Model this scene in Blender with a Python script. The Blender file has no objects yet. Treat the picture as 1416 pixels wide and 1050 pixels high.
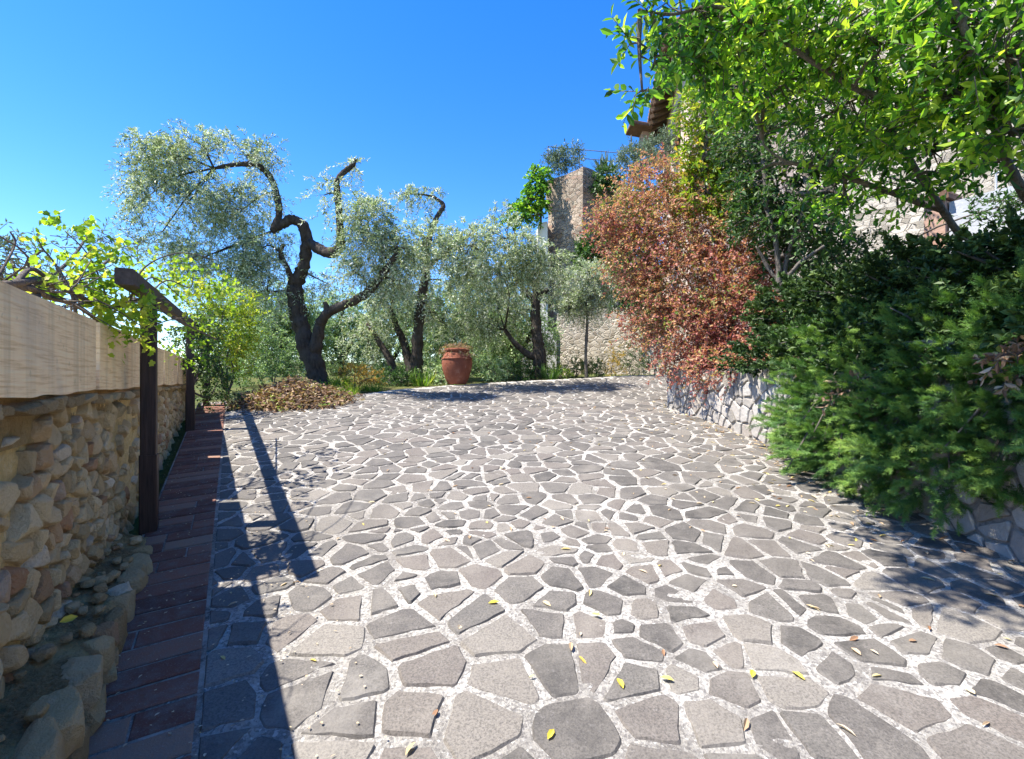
import bpy, bmesh, math, random
import numpy as np
from mathutils import Vector, noise as mn

# ------------------------------------------------------------------ basics
scene = bpy.context.scene
COL = scene.collection
F, CX, CY, EYE = 680.0, 708.0, 525.0, 1.5
SLOPE = 0.125
WD = -0.565                                   # the left wall runs along (WD, 1)
WU = np.array([WD, 1.0]) / math.hypot(WD, 1)  # unit direction of the left wall
WN = np.array([WU[1], -WU[0]])                # pointing from the wall to the drive
rng = np.random.default_rng(7)
random.seed(7)

def P(px, py, d):
    """A place in the world: seen at (px, py) from the path's lower end, d metres ahead."""
    return np.array([(px - CX) / F * d, d, EYE + (CY - py) / F * d])

def vnoise(p, freq=1.0, seed=0):
    """value noise in 0..1 for (N,3) points"""
    p = np.asarray(p, float) * freq + seed * 17.31
    i = np.floor(p).astype(np.int64); f = p - i
    f = f * f * (3 - 2 * f)
    def h(a, b, c):
        n = (a * 73856093) ^ (b * 19349663) ^ (c * 83492791)
        n = (n ^ (n >> 13)) * 1274126177
        return ((n ^ (n >> 16)) & 0xFFFF) / 65535.0
    x, y, z = i[:, 0], i[:, 1], i[:, 2]
    def L(a, b, t): return a + (b - a) * t
    c00 = L(h(x, y, z), h(x + 1, y, z), f[:, 0]); c10 = L(h(x, y + 1, z), h(x + 1, y + 1, z), f[:, 0])
    c01 = L(h(x, y, z + 1), h(x + 1, y, z + 1), f[:, 0]); c11 = L(h(x, y + 1, z + 1), h(x + 1, y + 1, z + 1), f[:, 0])
    return L(L(c00, c10, f[:, 1]), L(c01, c11, f[:, 1]), f[:, 2])

def fbm(p, freq=1.0, seed=0, oct=4):
    t = 0; a = 1; s = 0
    for k in range(oct):
        t = t + a * vnoise(p, freq * 2 ** k, seed + k); s += a; a *= .5
    return t / s

def sstep(a, b, x):
    t = np.clip((x - a) / (b - a), 0, 1); return t * t * (3 - 2 * t)

def norm(v):
    return v / np.maximum(np.linalg.norm(v, axis=-1, keepdims=True), 1e-9)

# ------------------------------------------------------------------ materials
class NT:
    def __init__(s, name):
        s.m = bpy.data.materials.new(name); s.m.use_nodes = True
        s.t = s.m.node_tree; s.t.nodes.clear()
        s.out = s.t.nodes.new('ShaderNodeOutputMaterial')
    def n(s, typ, ins=None, **kw):
        nd = s.t.nodes.new('ShaderNode' + typ)
        for k, v in kw.items(): setattr(nd, k, v)
        for k, v in (ins or {}).items():
            if isinstance(v, bpy.types.NodeSocket): s.t.links.new(v, nd.inputs[k])
            elif v is not None: nd.inputs[k].default_value = v
        return nd
    def coord(s, kind='Object'): return s.n('TexCoord').outputs[kind]
    def noise(s, vec, scale, detail=4, rough=.6, dist=0):
        return s.n('TexNoise', {'Vector': vec, 'Scale': scale, 'Detail': detail, 'Roughness': rough, 'Distortion': dist}).outputs['Fac']
    def attr(s, name): return s.n('Attribute', attribute_name=name).outputs['Fac']
    def ramp(s, fac, stops, interp='LINEAR'):
        nd = s.n('ValToRGB', {'Fac': fac}); cr = nd.color_ramp; cr.interpolation = interp
        while len(cr.elements) < len(stops): cr.elements.new(.5)
        for e, (p, c) in zip(cr.elements, stops):
            e.position = p; e.color = (*c, 1) if len(c) == 3 else c
        return nd.outputs['Color']
    def val(s, fac, a, b):  # map 0..1 -> a..b
        return s.n('MapRange', {'Value': fac, 'To Min': a, 'To Max': b}).outputs['Result']
    def rng(s, fac, a, b, c, d):
        return s.n('MapRange', {'Value': fac, 'From Min': a, 'From Max': b, 'To Min': c, 'To Max': d}).outputs['Result']
    def mix(s, fac, a, b, mode='MIX'):
        nd = s.n('Mix', None, data_type='RGBA', blend_type=mode)
        for i, v in ((0, fac), (6, a), (7, b)):
            if isinstance(v, bpy.types.NodeSocket): s.t.links.new(v, nd.inputs[i])
            elif i == 0: nd.inputs[i].default_value = v
            else: nd.inputs[i].default_value = (*v, 1) if len(v) == 3 else v
        return nd.outputs[2]
    def math(s, op, a, b=None):
        nd = s.n('Math', None, operation=op)
        for i, v in enumerate((a, b)):
            if isinstance(v, bpy.types.NodeSocket): s.t.links.new(v, nd.inputs[i])
            elif v is not None: nd.inputs[i].default_value = v
        return nd.outputs[0]
    def bump(s, h, strength=.5, dist=.02, prev=None):
        return s.n('Bump', {'Height': h, 'Strength': strength, 'Distance': dist, 'Normal': prev}).outputs['Normal']
    def done(s, col, rough=.8, normal=None, spec=.3, metal=0, trans=0, tcol=None):
        b = s.n('BsdfPrincipled', {'Roughness': rough, 'Specular IOR Level': spec, 'Metallic': metal})
        if isinstance(col, bpy.types.NodeSocket): s.t.links.new(col, b.inputs['Base Color'])
        else: b.inputs['Base Color'].default_value = (*col, 1)
        if normal is not None: s.t.links.new(normal, b.inputs['Normal'])
        o = b.outputs[0]
        if trans:
            tr = s.n('BsdfTranslucent')
            c = tcol if tcol is not None else col
            if isinstance(c, bpy.types.NodeSocket): s.t.links.new(c, tr.inputs['Color'])
            else: tr.inputs['Color'].default_value = (*c, 1)
            o = s.n('MixShader', {0: trans, 1: o, 2: tr.outputs[0]}).outputs[0]
        s.t.links.new(o, s.out.inputs['Surface'])
        return s.m

def leaf_mat(name, stops, rough=.5, trans=.35, boost=1.7, spec=.3):
    k = NT(name)
    c = k.ramp(k.attr('tint'), stops)
    t = k.mix(1.0, c, (boost, boost * 1.05, boost * .55), 'MULTIPLY')
    return k.done(c, rough, None, spec, 0, trans, t)

def bark_mat(name, c1, c2, scale=9):
    k = NT(name); v = k.coord()
    mp = k.n('Mapping', {'Vector': v, 'Scale': (1, 1, .35)}).outputs[0]
    f = k.noise(mp, scale * 2, 6, .7, .6); g = k.noise(v, scale * .5, 3)
    c = k.mix(k.rng(g, .4, .65, 0, .6), k.ramp(f, [(.3, c1), (.7, c2)]), tuple(.5 * (a + b) + .04 for a, b in zip(c1, c2)))
    return k.done(c, .9, k.bump(f, .9, .04), .15)

def rubble_mat(name, scale, stones, mortar, bump=.6, gap=.12):
    """far rubble walling: irregular stones in mortar"""
    k = NT(name); v = k.coord()
    w = k.n('Mapping', {'Vector': v, 'Scale': (1, 1, 2.0)}).outputs[0]
    nz = k.n('TexNoise', {'Vector': w, 'Scale': scale * .8, 'Detail': 2}).outputs['Color']
    w2 = k.n('VectorMath', {0: w, 1: k.n('VectorMath', {0: nz, 'Scale': .25 / scale}, operation='SCALE').outputs[0]}, operation='ADD').outputs[0]
    vo = k.n('TexVoronoi', {'Vector': w2, 'Scale': scale}, feature='F1')
    ed = k.n('TexVoronoi', {'Vector': w2, 'Scale': scale}, feature='DISTANCE_TO_EDGE').outputs['Distance']
    rnd = k.n('SeparateColor', {0: vo.outputs['Color']}).outputs[0]
    fine = k.noise(v, scale * 6, 5, .7)
    big = k.noise(v, scale * .12, 4)
    c = k.ramp(rnd, stones)
    c = k.mix(k.rng(fine, .3, .7, .0, .45), c, tuple(.55 * x for x in stones[0][1]))
    m = k.rng(ed, 0.01, gap, 0, 1)
    c = k.mix(m, mortar, c)
    c = k.mix(k.rng(big, .5, .72, 0, .45), c, (.09, .085, .07))
    h = k.math('ADD', k.math('MULTIPLY', m, .7), k.math('MULTIPLY', fine, .4))
    return k.done(c, .95, k.bump(h, bump, .12 / scale * 2.5), .15)

M = {}
def mats():
    # --- paving stones
    k = NT('porphyry'); v = k.coord(); r = k.attr('tint')
    base = k.ramp(r, [(0, (.066, .061, .055)), (.3, (.106, .096, .087)), (.5, (.124, .116, .103)), (.68, (.150, .127, .111)), (.86, (.172, .152, .130)), (1, (.24, .22, .19))])
    f1 = k.noise(v, 9, 6, .68, .3); f2 = k.noise(v, 110, 4, .75); f3 = k.noise(v, 2.2, 4)
    c = k.mix(k.rng(f1, .35, .7, 0, .55), base, (.215, .195, .172))
    c = k.mix(k.rng(f2, .42, .66, 0, .7), c, (.03, .028, .028))
    f4 = k.noise(v, 48, 5, .8); c = k.mix(k.rng(f4, .56, .72, 0, .5), c, (.25, .235, .225))
    c = k.mix(k.rng(f3, .5, .75, 0, .4), c, (.26, .235, .20))
    c = k.mix(k.rng(k.noise(v, .75, 5, .65), .5, .72, 0, .4), c, (.075, .068, .06)); c = k.mix(k.rng(k.noise(v, 1.4, 6, .7), .58, .74, 0, .45), c, (.30, .28, .25))
    h = k.math('ADD', k.math('MULTIPLY', f1, .8), k.math('MULTIPLY', f2, .35))
    M['paver'] = k.done(c, k.rng(f1, .3, .7, .6, .85), k.bump(h, .55, .012), .4)
    # --- mortar between them
    k = NT('pale_mortar'); v = k.coord()
    a = k.noise(v, 70, 5, .75); b = k.noise(v, 3.2, 5, .6); cc = k.noise(v, 260, 3, .7)
    c = k.ramp(b, [(.30, (.27, .25, .225)), (.48, (.46, .435, .395)), (.66, (.60, .575, .53))])
    vo = k.n('TexVoronoi', {'Vector': v, 'Scale': 95}, feature='F1'); gr = k.n('SeparateColor', {0: vo.outputs['Color']}).outputs[0]
    c = k.mix(k.rng(gr, .5, .9, 0, .75), c, (.20, .185, .175)); c = k.mix(k.rng(gr, .0, .12, .8, 0), c, (.74, .72, .68))
    c = k.mix(k.rng(a, .54, .68, 0, .8), c, (.13, .12, .115))
    c = k.mix(k.rng(cc, .6, .75, 0, .8), c, (.70, .69, .66))
    h = k.math('ADD', k.math('MULTIPLY', a, 1.4), k.math('MULTIPLY', gr, .5))
    c = k.mix(k.rng(k.noise(v, .75, 5, .65), .5, .72, 0, .5), c, (.22, .20, .175))
    M['mortar'] = k.done(c, .95, k.bump(h, 1.0, .014), .1)
    # --- cotto bricks
    k = NT('cotto'); v = k.coord(); r = k.attr('tint')
    c = k.ramp(r, [(0, (.135, .058, .044)), (.5, (.21, .088, .06)), (.85, (.26, .12, .08)), (1, (.29, .18, .125))])
    f = k.noise(v, 14, 6, .7); g = k.noise(v, 150, 3, .7)
    c = k.mix(k.rng(f, .45, .72, 0, .7), c, (.20, .165, .14))
    c = k.mix(k.rng(g, .58, .74, 0, .6), c, (.36, .32, .28))
    M['cotto'] = k.done(c, .95, k.bump(k.math('ADD', f, g), .5, .01), .25)
    k = NT('dusty_joint'); v = k.coord(); f = k.noise(v, 60, 4, .7); g = k.noise(v, 4, 4)
    c = k.mix(k.rng(g, .4, .6, 0, 1), (.30, .26, .22), (.11, .085, .07))
    M['dust'] = k.done(k.mix(k.rng(f, .4, .7, 0, .6), c, (.42, .39, .35)), .95, k.bump(f, .6, .01), .1)
    k = NT('grey_coping'); v = k.coord(); f = k.noise(v, 14, 6, .7); g = k.noise(v, 55, 4, .7)
    c = k.mix(k.rng(g, .4, .7, 0, .6), k.ramp(f, [(.3, (.22, .175, .12)), (.55, (.40, .33, .24)), (.75, (.58, .50, .38))]), (.12, .095, .065))
    c = k.mix(1.0, c, k.ramp(k.attr('tint'), [(0, (.55, .5, .45)), (.6, (1, .95, .88)), (1, (1.0, .72, .52))]), 'MULTIPLY')
    M['coping'] = k.done(c, .95, k.bump(k.math('ADD', f, g), 1.0, .04), .1)
    # --- left rubble wall (attributes: tint per stone, stone mask)
    k = NT('ochre_rubble'); v = k.coord(); r = k.attr('tint'); s = k.attr('stone')
    st = k.ramp(r, [(0, (.62, .45, .23)), (.3, (.80, .60, .32)), (.6, (.88, .70, .41)), (.84, (.76, .53, .28)), (.94, (.56, .30, .16)), (1, (.93, .81, .58))])
    f = k.noise(v, 16, 7, .72, .4); g = k.noise(v, 75, 5, .75); b = k.noise(v, 2.6, 4)
    mo = k.ramp(f, [(.3, (.66, .46, .19)), (.5, (.88, .65, .29)), (.7, (.92, .74, .40))])
    c = k.mix(s, mo, st)
    c = k.mix(k.rng(g, .5, .72, 0, .5), c, (.52, .36, .17))
    c = k.mix(k.rng(f, .55, .75, 0, .5), c, (.90, .80, .58))
    c = k.mix(k.rng(b, .6, .8, 0, .35), c, (.38, .28, .14))
    c = k.mix(k.math('MULTIPLY', k.attr('joint'), .85), c, (.30, .215, .115))  # shade in the gaps between stones, painted in with the mortar dirt
    h = k.math('ADD', f, k.math('MULTIPLY', g, .6))
    c = k.mix(k.attr('dirt_shade'), c, k.ramp(g, [(.3, (.16, .10, .04)), (.6, (.36, .25, .125)), (.8, (.56, .42, .24))]))  # wall dirt; on the strip under the boards, shade painted in
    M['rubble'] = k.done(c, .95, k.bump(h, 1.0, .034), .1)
    # --- whitewashed boards
    k = NT('whitewashed_board'); v = k.coord()
    mp = k.n('Mapping', {'Vector': v, 'Scale': (1.6, 1.6, 38)}).outputs[0]
    gr = k.noise(mp, 2.2, 5, .65, .25); big = k.noise(v, 2.0, 4, .6)
    vs = k.noise(k.n('Mapping', {'Vector': v, 'Scale': (7, 7, .35)}).outputs[0], 1.3, 4, .6)
    c = k.ramp(gr, [(.34, (.74, .50, .26)), (.5, (.95, .70, .40)), (.68, (.96, .77, .48))])
    c = k.mix(k.rng(vs, .5, .75, 0, .65), c, (.46, .34, .20)); c = k.mix(k.rng(k.noise(v, 26, 3), .62, .7, 0, .35), c, (.40, .30, .18))
    c = k.mix(k.rng(big, .52, .75, 0, .55), c, (.50, .43, .36))
    M['board'] = k.done(c, .8, k.bump(gr, .45, .012), .2)
    # --- dark wood posts
    k = NT('dark_brown_wood'); v = k.coord()
    gr = k.noise(k.n('Mapping', {'Vector': v, 'Scale': (30, 30, 2)}).outputs[0], 2, 5, .6)
    c = k.ramp(gr, [(.3, (.022, .012, .010)), (.7, (.060, .034, .026))])
    M['post'] = k.done(c, .55, k.bump(gr, .3, .01), .35)
    gb = k = NT('weathered_beam'); v = k.coord()
    gr = k.noise(k.n('Mapping', {'Vector': v, 'Scale': (14, 14, 14)}).outputs[0], 2, 5, .6)
    c = k.ramp(gr, [(.3, (.035, .022, .017)), (.7, (.10, .072, .058))])
    M['beam'] = k.done(c, .7, k.bump(gr, .3, .01), .3)
    # --- white cladding
    k = NT('white_cladding'); v = k.coord(); r = k.attr('tint')
    c = k.ramp(r, [(0, (.25, .23, .205)), (.4, (.37, .345, .31)), (.8, (.45, .425, .39)), (1, (.30, .26, .22))])
    f = k.noise(v, 12, 6, .7)
    c = k.mix(k.rng(f, .45, .75, 0, .6), c, (.26, .235, .21))
    M['clad'] = k.done(c, .9, k.bump(f, .7, .03), .2)
    k = NT('cladding_joint'); v = k.coord(); f = k.noise(v, 40, 4, .7)
    M['joint'] = k.done(k.ramp(f, [(.3, (.20, .18, .155)), (.7, (.34, .315, .28))]), .95, k.bump(f, .6, .02), .1)
    # --- ground and bank
    k = NT('grove_soil'); v = k.coord()
    a = k.noise(v, 1.2, 6, .65); b = k.noise(v, 22, 4, .7)
    c = k.ramp(a, [(.3, (.10, .085, .045)), (.48, (.13, .14, .045)), (.62, (.065, .105, .028)), (.8, (.16, .13, .075))])
    c = k.mix(k.rng(b, .4, .7, 0, .5), c, (.05, .045, .025))
    M['soil'] = k.done(c, .95, k.bump(b, .9, .06), .1)
    k = NT('bank_soil'); v = k.coord()
    a = k.noise(v, 2.2, 6, .65); b = k.noise(v, 26, 4, .7)
    c = k.ramp(a, [(.3, (.06, .045, .028)), (.6, (.05, .055, .022)), (.8, (.10, .08, .05))])
    M['bank'] = k.done(c, .95, k.bump(b, .9, .06), .1)
    # --- far walls
    M['tower'] = rubble_mat('tower_rubble', 3.6, [(0, (.27, .20, .15)), (.5, (.45, .36, .28)), (.8, (.53, .44, .35)), (1, (.36, .23, .17))], (.42, .36, .29), 1.0, .07)
    M['house'] = rubble_mat('house_rubble', 4.6, [(0, (.28, .25, .20)), (.5, (.52, .475, .40)), (1, (.62, .57, .49))], (.46, .42, .36), 1.0, .06)
    M['garden'] = rubble_mat('garden_wall_rubble', 4.6, [(0, (.28, .23, .17)), (.5, (.50, .43, .34)), (1, (.62, .55, .45))], (.55, .50, .42), .9)
    def plaster(name, c1, c2):
        k = NT(name); v = k.coord(); f = k.noise(v, 1.6, 6, .65); g = k.noise(v, 30, 4, .7)
        return k.done(k.ramp(f, [(.35, c1), (.65, c2)]), .9, k.bump(g, .4, .02), .2)
    M['plaster'] = plaster('pink_plaster', (.50, .36, .29), (.66, .54, .46))
    M['stucco'] = plaster('pale_stucco', (.50, .47, .43), (.70, .68, .64))
    M['white'] = plaster('whitewash', (.36, .38, .42), (.52, .54, .58))
    M['brickred'] = plaster('brick_pier', (.36, .21, .16), (.48, .34, .27))
    M['tile'] = plaster('roof_tile', (.12, .07, .05), (.23, .14, .10))
    M['wood'] = plaster('old_rafter', (.10, .065, .04), (.20, .13, .09))
    M['iron'] = plaster('railing_iron', (.10, .105, .11), (.20, .21, .22))
    # --- terracotta
    k = NT('terracotta'); v = k.coord(); f = k.noise(v, 5, 6, .65); g = k.noise(v, 60, 4)
    c = k.ramp(f, [(.3, (.17, .05, .028)), (.55, (.24, .078, .043)), (.75, (.30, .14, .09))])
    c = k.mix(k.rng(k.noise(v, 11, 5, .7), .58, .75, 0, .5), c, (.42, .32, .26))
    M['terracotta'] = k.done(c, .8, k.bump(g, .25, .01), .25)
    # --- bark
    M['olive_bark'] = bark_mat('olive_bark', (.020, .016, .013), (.085, .068, .055))
    M['grey_bark'] = bark_mat('grey_bark', (.06, .05, .042), (.22, .19, .165), 14)
    M['vine_bark'] = bark_mat('vine_bark', (.07, .055, .045), (.24, .20, .17), 22)
    M['dead_stem'] = bark_mat('dead_stem', (.12, .085, .05), (.30, .22, .14), 22)
    # --- leaves
    M['olive'] = leaf_mat('olive_leaf', [(0, (0.116, 0.165, 0.066)), (.3, (0.248, 0.329, 0.165)), (.6, (0.428, 0.511, 0.329)), (.8, (0.692, 0.740, 0.609)), (1, (0.740, 0.740, 0.740))], .42, .3, 1.15, .5)
    M['olive_far'] = leaf_mat('grove_leaf', [(0, (0.104, 0.175, 0.062)), (.4, (0.247, 0.370, 0.165)), (.75, (0.453, 0.597, 0.330)), (1, (0.700, 0.700, 0.576))], .5, .3, 1.3)
    M['vine'] = leaf_mat('vine_leaf', [(0, (.09, .17, .02)), (.4, (.20, .32, .03)), (.75, (.32, .42, .045)), (1, (.45, .45, .07))], .45, .5, 1.5)
    M['yellow_shrub'] = leaf_mat('yellow_shrub_leaf', [(0, (.12, .20, .02)), (.4, (.28, .38, .03)), (.75, (.45, .50, .045)), (1, (.55, .46, .08))], .5, .45, 1.4)
    M['red'] = leaf_mat('red_leaf', [(0, (.17, .045, .055)), (.25, (.34, .10, .10)), (.5, (.47, .195, .15)), (.7, (.54, .30, .18)), (.84, (.50, .36, .18)), (.92, (.30, .32, .09)), (1, (.16, .26, .05))], .5, .35, 1.3)
    M['laurel'] = leaf_mat('laurel_leaf', [(0, (.022, .065, .012)), (.35, (.045, .13, .018)), (.65, (.10, .22, .024)), (.85, (.20, .34, .03)), (1, (.32, .42, .05))], .45, .42, 2.3, .35)
    M['lime'] = leaf_mat('lime_leaf', [(0, (.07, .15, .015)), (.4, (.17, .28, .022)), (.75, (.30, .38, .035)), (1, (.42, .30, .06))], .45, .45, 1.5)
    M['juniper'] = leaf_mat('juniper_needle', [(0, (.026, .066, .020)), (.35, (.065, .155, .038)), (.7, (.16, .28, .06)), (1, (.29, .40, .085))], .5, .2, 1.6)
    M['cypress'] = leaf_mat('dark_hedge_needle', [(0, (.015, .034, .010)), (.5, (.038, .078, .020)), (.85, (.085, .14, .036)), (1, (.15, .20, .05))], .55, .15, 1.4)
    M['ivy'] = leaf_mat('ivy_leaf', [(0, (.018, .05, .014)), (.5, (.04, .10, .024)), (1, (.10, .17, .04))], .45, .25, 1.6)
    M['agave'] = leaf_mat('grey_green_leaf', [(0, (.07, .12, .08)), (1, (.22, .29, .20))], .5, .15, 1.2)
    M['grass'] = leaf_mat('grass_blade', [(0, (.05, .11, .015)), (.6, (.13, .23, .03)), (1, (.30, .34, .07))], .5, .4, 1.6)
    M['dry'] = leaf_mat('dry_leaf', [(0, (.09, .05, .035)), (.35, (.24, .14, .09)), (.65, (.42, .28, .19)), (.86, (.56, .43, .30)), (.93, (.30, .34, .08)), (1, (.22, .32, .06))], .7, .25, 1.2)
    M['fallen'] = leaf_mat('fallen_leaf', [(0, (.26, .13, .07)), (.35, (.46, .33, .21)), (.75, (.60, .50, .37)), (.95, (.62, .50, .20)), (1, (.64, .48, .10))], .6, .2, 1.1)
    M['yellow'] = leaf_mat('yellow_leaf', [(0, (.62, .46, .04)), (1, (.74, .62, .10))], .5, .2, 1.1)
    M['orange_shrub'] = leaf_mat('orange_shrub_leaf', [(0, (.14, .17, .035)), (.5, (.36, .24, .05)), (1, (.50, .30, .07))], .5, .35, 1.3)
mats()

# ------------------------------------------------------------------ mesh building
def mesh_np(name, V, faces, mat, parent=None, attrs=None, smooth=False, loc=None):
    """V (N,3); faces: list of int arrays (M,k) or ragged lists"""
    V = np.asarray(V, np.float64)
    me = bpy.data.meshes.new(name)
    flat, tot = [], []
    for f in faces:
        if isinstance(f, np.ndarray):
            if len(f): flat.append(f.reshape(-1)); tot.append(np.full(len(f), f.shape[1]))
        else:
            flat.append(np.array(f)); tot.append(np.array([len(f)]))
    flat = np.concatenate(flat).astype(np.int32); tot = np.concatenate(tot).astype(np.int32)
    me.vertices.add(len(V)); me.vertices.foreach_set('co', V.astype(np.float32).ravel())
    me.loops.add(len(flat)); me.loops.foreach_set('vertex_index', flat)
    st = np.zeros(len(tot), np.int32); st[1:] = np.cumsum(tot)[:-1]
    me.polygons.add(len(tot)); me.polygons.foreach_set('loop_start', st)
    me.update(calc_edges=True)
    me.polygons.foreach_set('use_smooth', np.full(len(tot), smooth))
    for k, a in (attrs or {}).items():
        at = me.attributes.new(k, 'FLOAT', 'POINT'); at.data.foreach_set('value', np.asarray(a, np.float32))
    me.validate(); me.materials.append(mat)
    o = bpy.data.objects.new(name, me); COL.objects.link(o)
    if parent is not None: o.parent = parent
    return o

def tag(o, label=None, cat=None, group=None, kind=None):
    if label: o['label'] = label
    if cat: o['category'] = cat
    if group: o['group'] = group
    if kind: o['kind'] = kind
    return o

def thing(name, label, cat, base, group=None):
    o = bpy.data.objects.new(name, None); COL.objects.link(o)
    o.location = tuple(map(float, base)); o.empty_display_size = .2
    return tag(o, label, cat, group)

def under(o, root):
    """parent o (built in world space) to a root Empty"""
    o.parent = root
    me = o.data
    n = len(me.vertices); co = np.empty(n * 3, np.float32); me.vertices.foreach_get('co', co)
    co = co.reshape(-1, 3) - np.array(root.location[:], np.float32)
    me.vertices.foreach_set('co', co.ravel()); me.update()
    return o

def recentre(o, c):
    """move a mesh's origin to c without moving the mesh"""
    me = o.data; n = len(me.vertices); co = np.empty(n * 3, np.float32); me.vertices.foreach_get('co', co)
    co = co.reshape(-1, 3) - np.array(c, np.float32)
    me.vertices.foreach_set('co', co.ravel()); me.update(); o.location = tuple(map(float, c))
    return o

class MB:
    def __init__(s): s.V, s.F, s.T, s.n = [], [], [], 0
    def add(s, V, F, tint=None):
        V = np.asarray(V, float); s.V.append(V)
        for f in F:
            f = np.asarray(f); s.F.append((f[None] if f.ndim == 1 else f) + s.n)
        s.T.append(np.full(len(V), .5 if tint is None else tint) if np.ndim(tint) == 0 else np.asarray(tint)); s.n += len(V)
    def box(s, c, size, axes=None, tint=None):
        c = np.asarray(c, float); h = np.asarray(size, float) / 2
        A = np.eye(3) if axes is None else np.asarray(axes, float)
        sg = np.array([[-1, -1, -1], [1, -1, -1], [1, 1, -1], [-1, 1, -1], [-1, -1, 1], [1, -1, 1], [1, 1, 1], [-1, 1, 1]])
        s.add(c + (sg * h) @ A, [np.array([[0, 3, 2, 1], [4, 5, 6, 7], [0, 1, 5, 4], [1, 2, 6, 5], [2, 3, 7, 6], [3, 0, 4, 7]])], tint)
    def tube(s, pts, rad, sides=8, cap=True, tint=None, lump=0.0, smooth_n=0):
        pts = np.asarray(pts, float); rad = np.broadcast_to(np.asarray(rad, float), (len(pts),)).copy()
        if smooth_n:
            pts, rad = spline(pts, rad, smooth_n)
        n = len(pts); t = norm(np.gradient(pts, axis=0))
        ref = np.array([0, 0, 1.0]) if abs(t[0][2]) < .9 else np.array([1.0, 0, 0])
        u = norm(np.cross(ref, t[0])[None])[0]; rings = []
        a = np.arange(sides) / sides * 2 * math.pi
        for i in range(n):
            u = u - t[i] * np.dot(u, t[i]); u = u / max(np.linalg.norm(u), 1e-9); w = np.cross(t[i], u)
            rings.append(pts[i] + rad[i] * (np.cos(a)[:, None] * u + np.sin(a)[:, None] * w))
        V = np.concatenate(rings)
        if lump:
            ctr = np.repeat(pts, sides, 0); rr = np.repeat(rad, sides)
            k = fbm(V / np.maximum(rr[:, None], .03) * .75, 1, 3, 4) - .5
            V = ctr + (V - ctr) * (1 + lump * 2 * k[:, None])
        i = np.arange(n - 1)[:, None] * sides; j = np.arange(sides)[None]; j2 = (j + 1) % sides
        Q = np.stack([i + j, i + j2, i + sides + j2, i + sides + j], -1).reshape(-1, 4)
        Fs = [Q]
        if cap: Fs += [np.arange(sides)[::-1][None], (np.arange(sides) + (n - 1) * sides)[None]]
        s.add(V, Fs, tint)
    def build(s, name, mat, parent=None, smooth=False, tint=False):
        o = mesh_np(name, np.concatenate(s.V), s.F, mat, None, {'tint': np.concatenate(s.T)} if tint else None, smooth)
        if parent is not None: under(o, parent)
        return o

def spline(pts, rad, k):
    n = len(pts); P0 = np.vstack([2 * pts[0] - pts[1], pts, 2 * pts[-1] - pts[-2]]); out, ro = [], []
    for i in range(n - 1):
        p0, p1, p2, p3 = P0[i:i + 4]
        for t in np.arange(k) / k:
            out.append(.5 * (2 * p1 + (p2 - p0) * t + (2 * p0 - 5 * p1 + 4 * p2 - p3) * t * t + (3 * p1 - p0 - 3 * p2 + p3) * t ** 3))
            ro.append(rad[i] + (rad[i + 1] - rad[i]) * t)
    out.append(pts[-1]); ro.append(rad[-1])
    return np.array(out), np.array(ro)

# ------------------------------------------------------------------ leaves
T_DIAMOND = (np.array([[0, 0, 0], [.45, .5, .10], [1, 0, 0], [.45, -.5, .10]]), [np.array([[0, 2, 1], [0, 3, 2]])])
T_LEAF = (np.array([[0, 0, 0], [.28, .42, .08], [.66, .46, .07], [1, 0, -.08], [.66, -.46, .07], [.28, -.42, .08], [.5, 0, -.03]]),
          [np.array([[0, 6, 2, 1]]), np.array([[6, 3, 2], [6, 4, 3]]), np.array([[0, 5, 4, 6]])])
_r = [(.0, 0), (-.12, .28), (.10, .50), (.42, .36), (.62, .52), (.78, .22), (1.05, .0)]
_v = [[x, y, .06 * abs(y)] for x, y in _r] + [[x, -y, .06 * abs(y)] for x, y in _r[1:-1]] + [[.4, 0, -.06]]
T_VINE = (np.array(_v), [np.array([[12, i + 1, i] for i in range(6)]), np.array([[12, 0, 7], [12, 7, 8], [12, 8, 9], [12, 9, 10], [12, 10, 11], [12, 11, 6]])])
def _sprig(pairs=7):
    V, Fc = [], []
    V += [[0, .012, 0], [0, -.012, 0], [1.0, 0, 0]]; Fc.append([0, 1, 2])
    for i in range(pairs):
        t = .08 + .84 * i / (pairs - 1); ln = .42 * (1 - .6 * t) + .04
        for sgn in (1, -1):
            b = len(V); up = .10 * ((i * 7) % 3 - 1)
            V += [[t - .03, 0, 0], [t + .055, 0, 0], [t + ln * .72, sgn * ln * .75, up]]
            Fc.append([b, b + 1, b + 2])
    return np.array(V), [np.array(Fc)]
T_SPRIG = _sprig()
T_BLADE = (np.array([[0, .5, 0], [0, -.5, 0], [.55, .35, .10], [.55, -.35, .10], [1, 0, -.05]]), [np.array([[0, 1, 3, 2]]), np.array([[2, 3, 4]])])

def leaf_cloud(P_, D, N, L, W, tint, tmpl):
    TV, TF = tmpl; n = len(P_); k = len(TV)
    D = norm(D); S = norm(np.cross(D, N)); N = np.cross(S, D)
    L = np.broadcast_to(L, (n,))[:, None, None]; W = np.broadcast_to(W, (n,))[:, None, None]
    V = (P_[:, None] + D[:, None] * (TV[None, :, :1] * L) + S[:, None] * (TV[None, :, 1:2] * W) + N[:, None] * (TV[None, :, 2:3] * L)).reshape(-1, 3)
    off = (np.arange(n) * k)[:, None, None]
    return V, [(f[None] + off).reshape(-1, f.shape[1]) for f in TF], np.repeat(tint, k)

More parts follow.
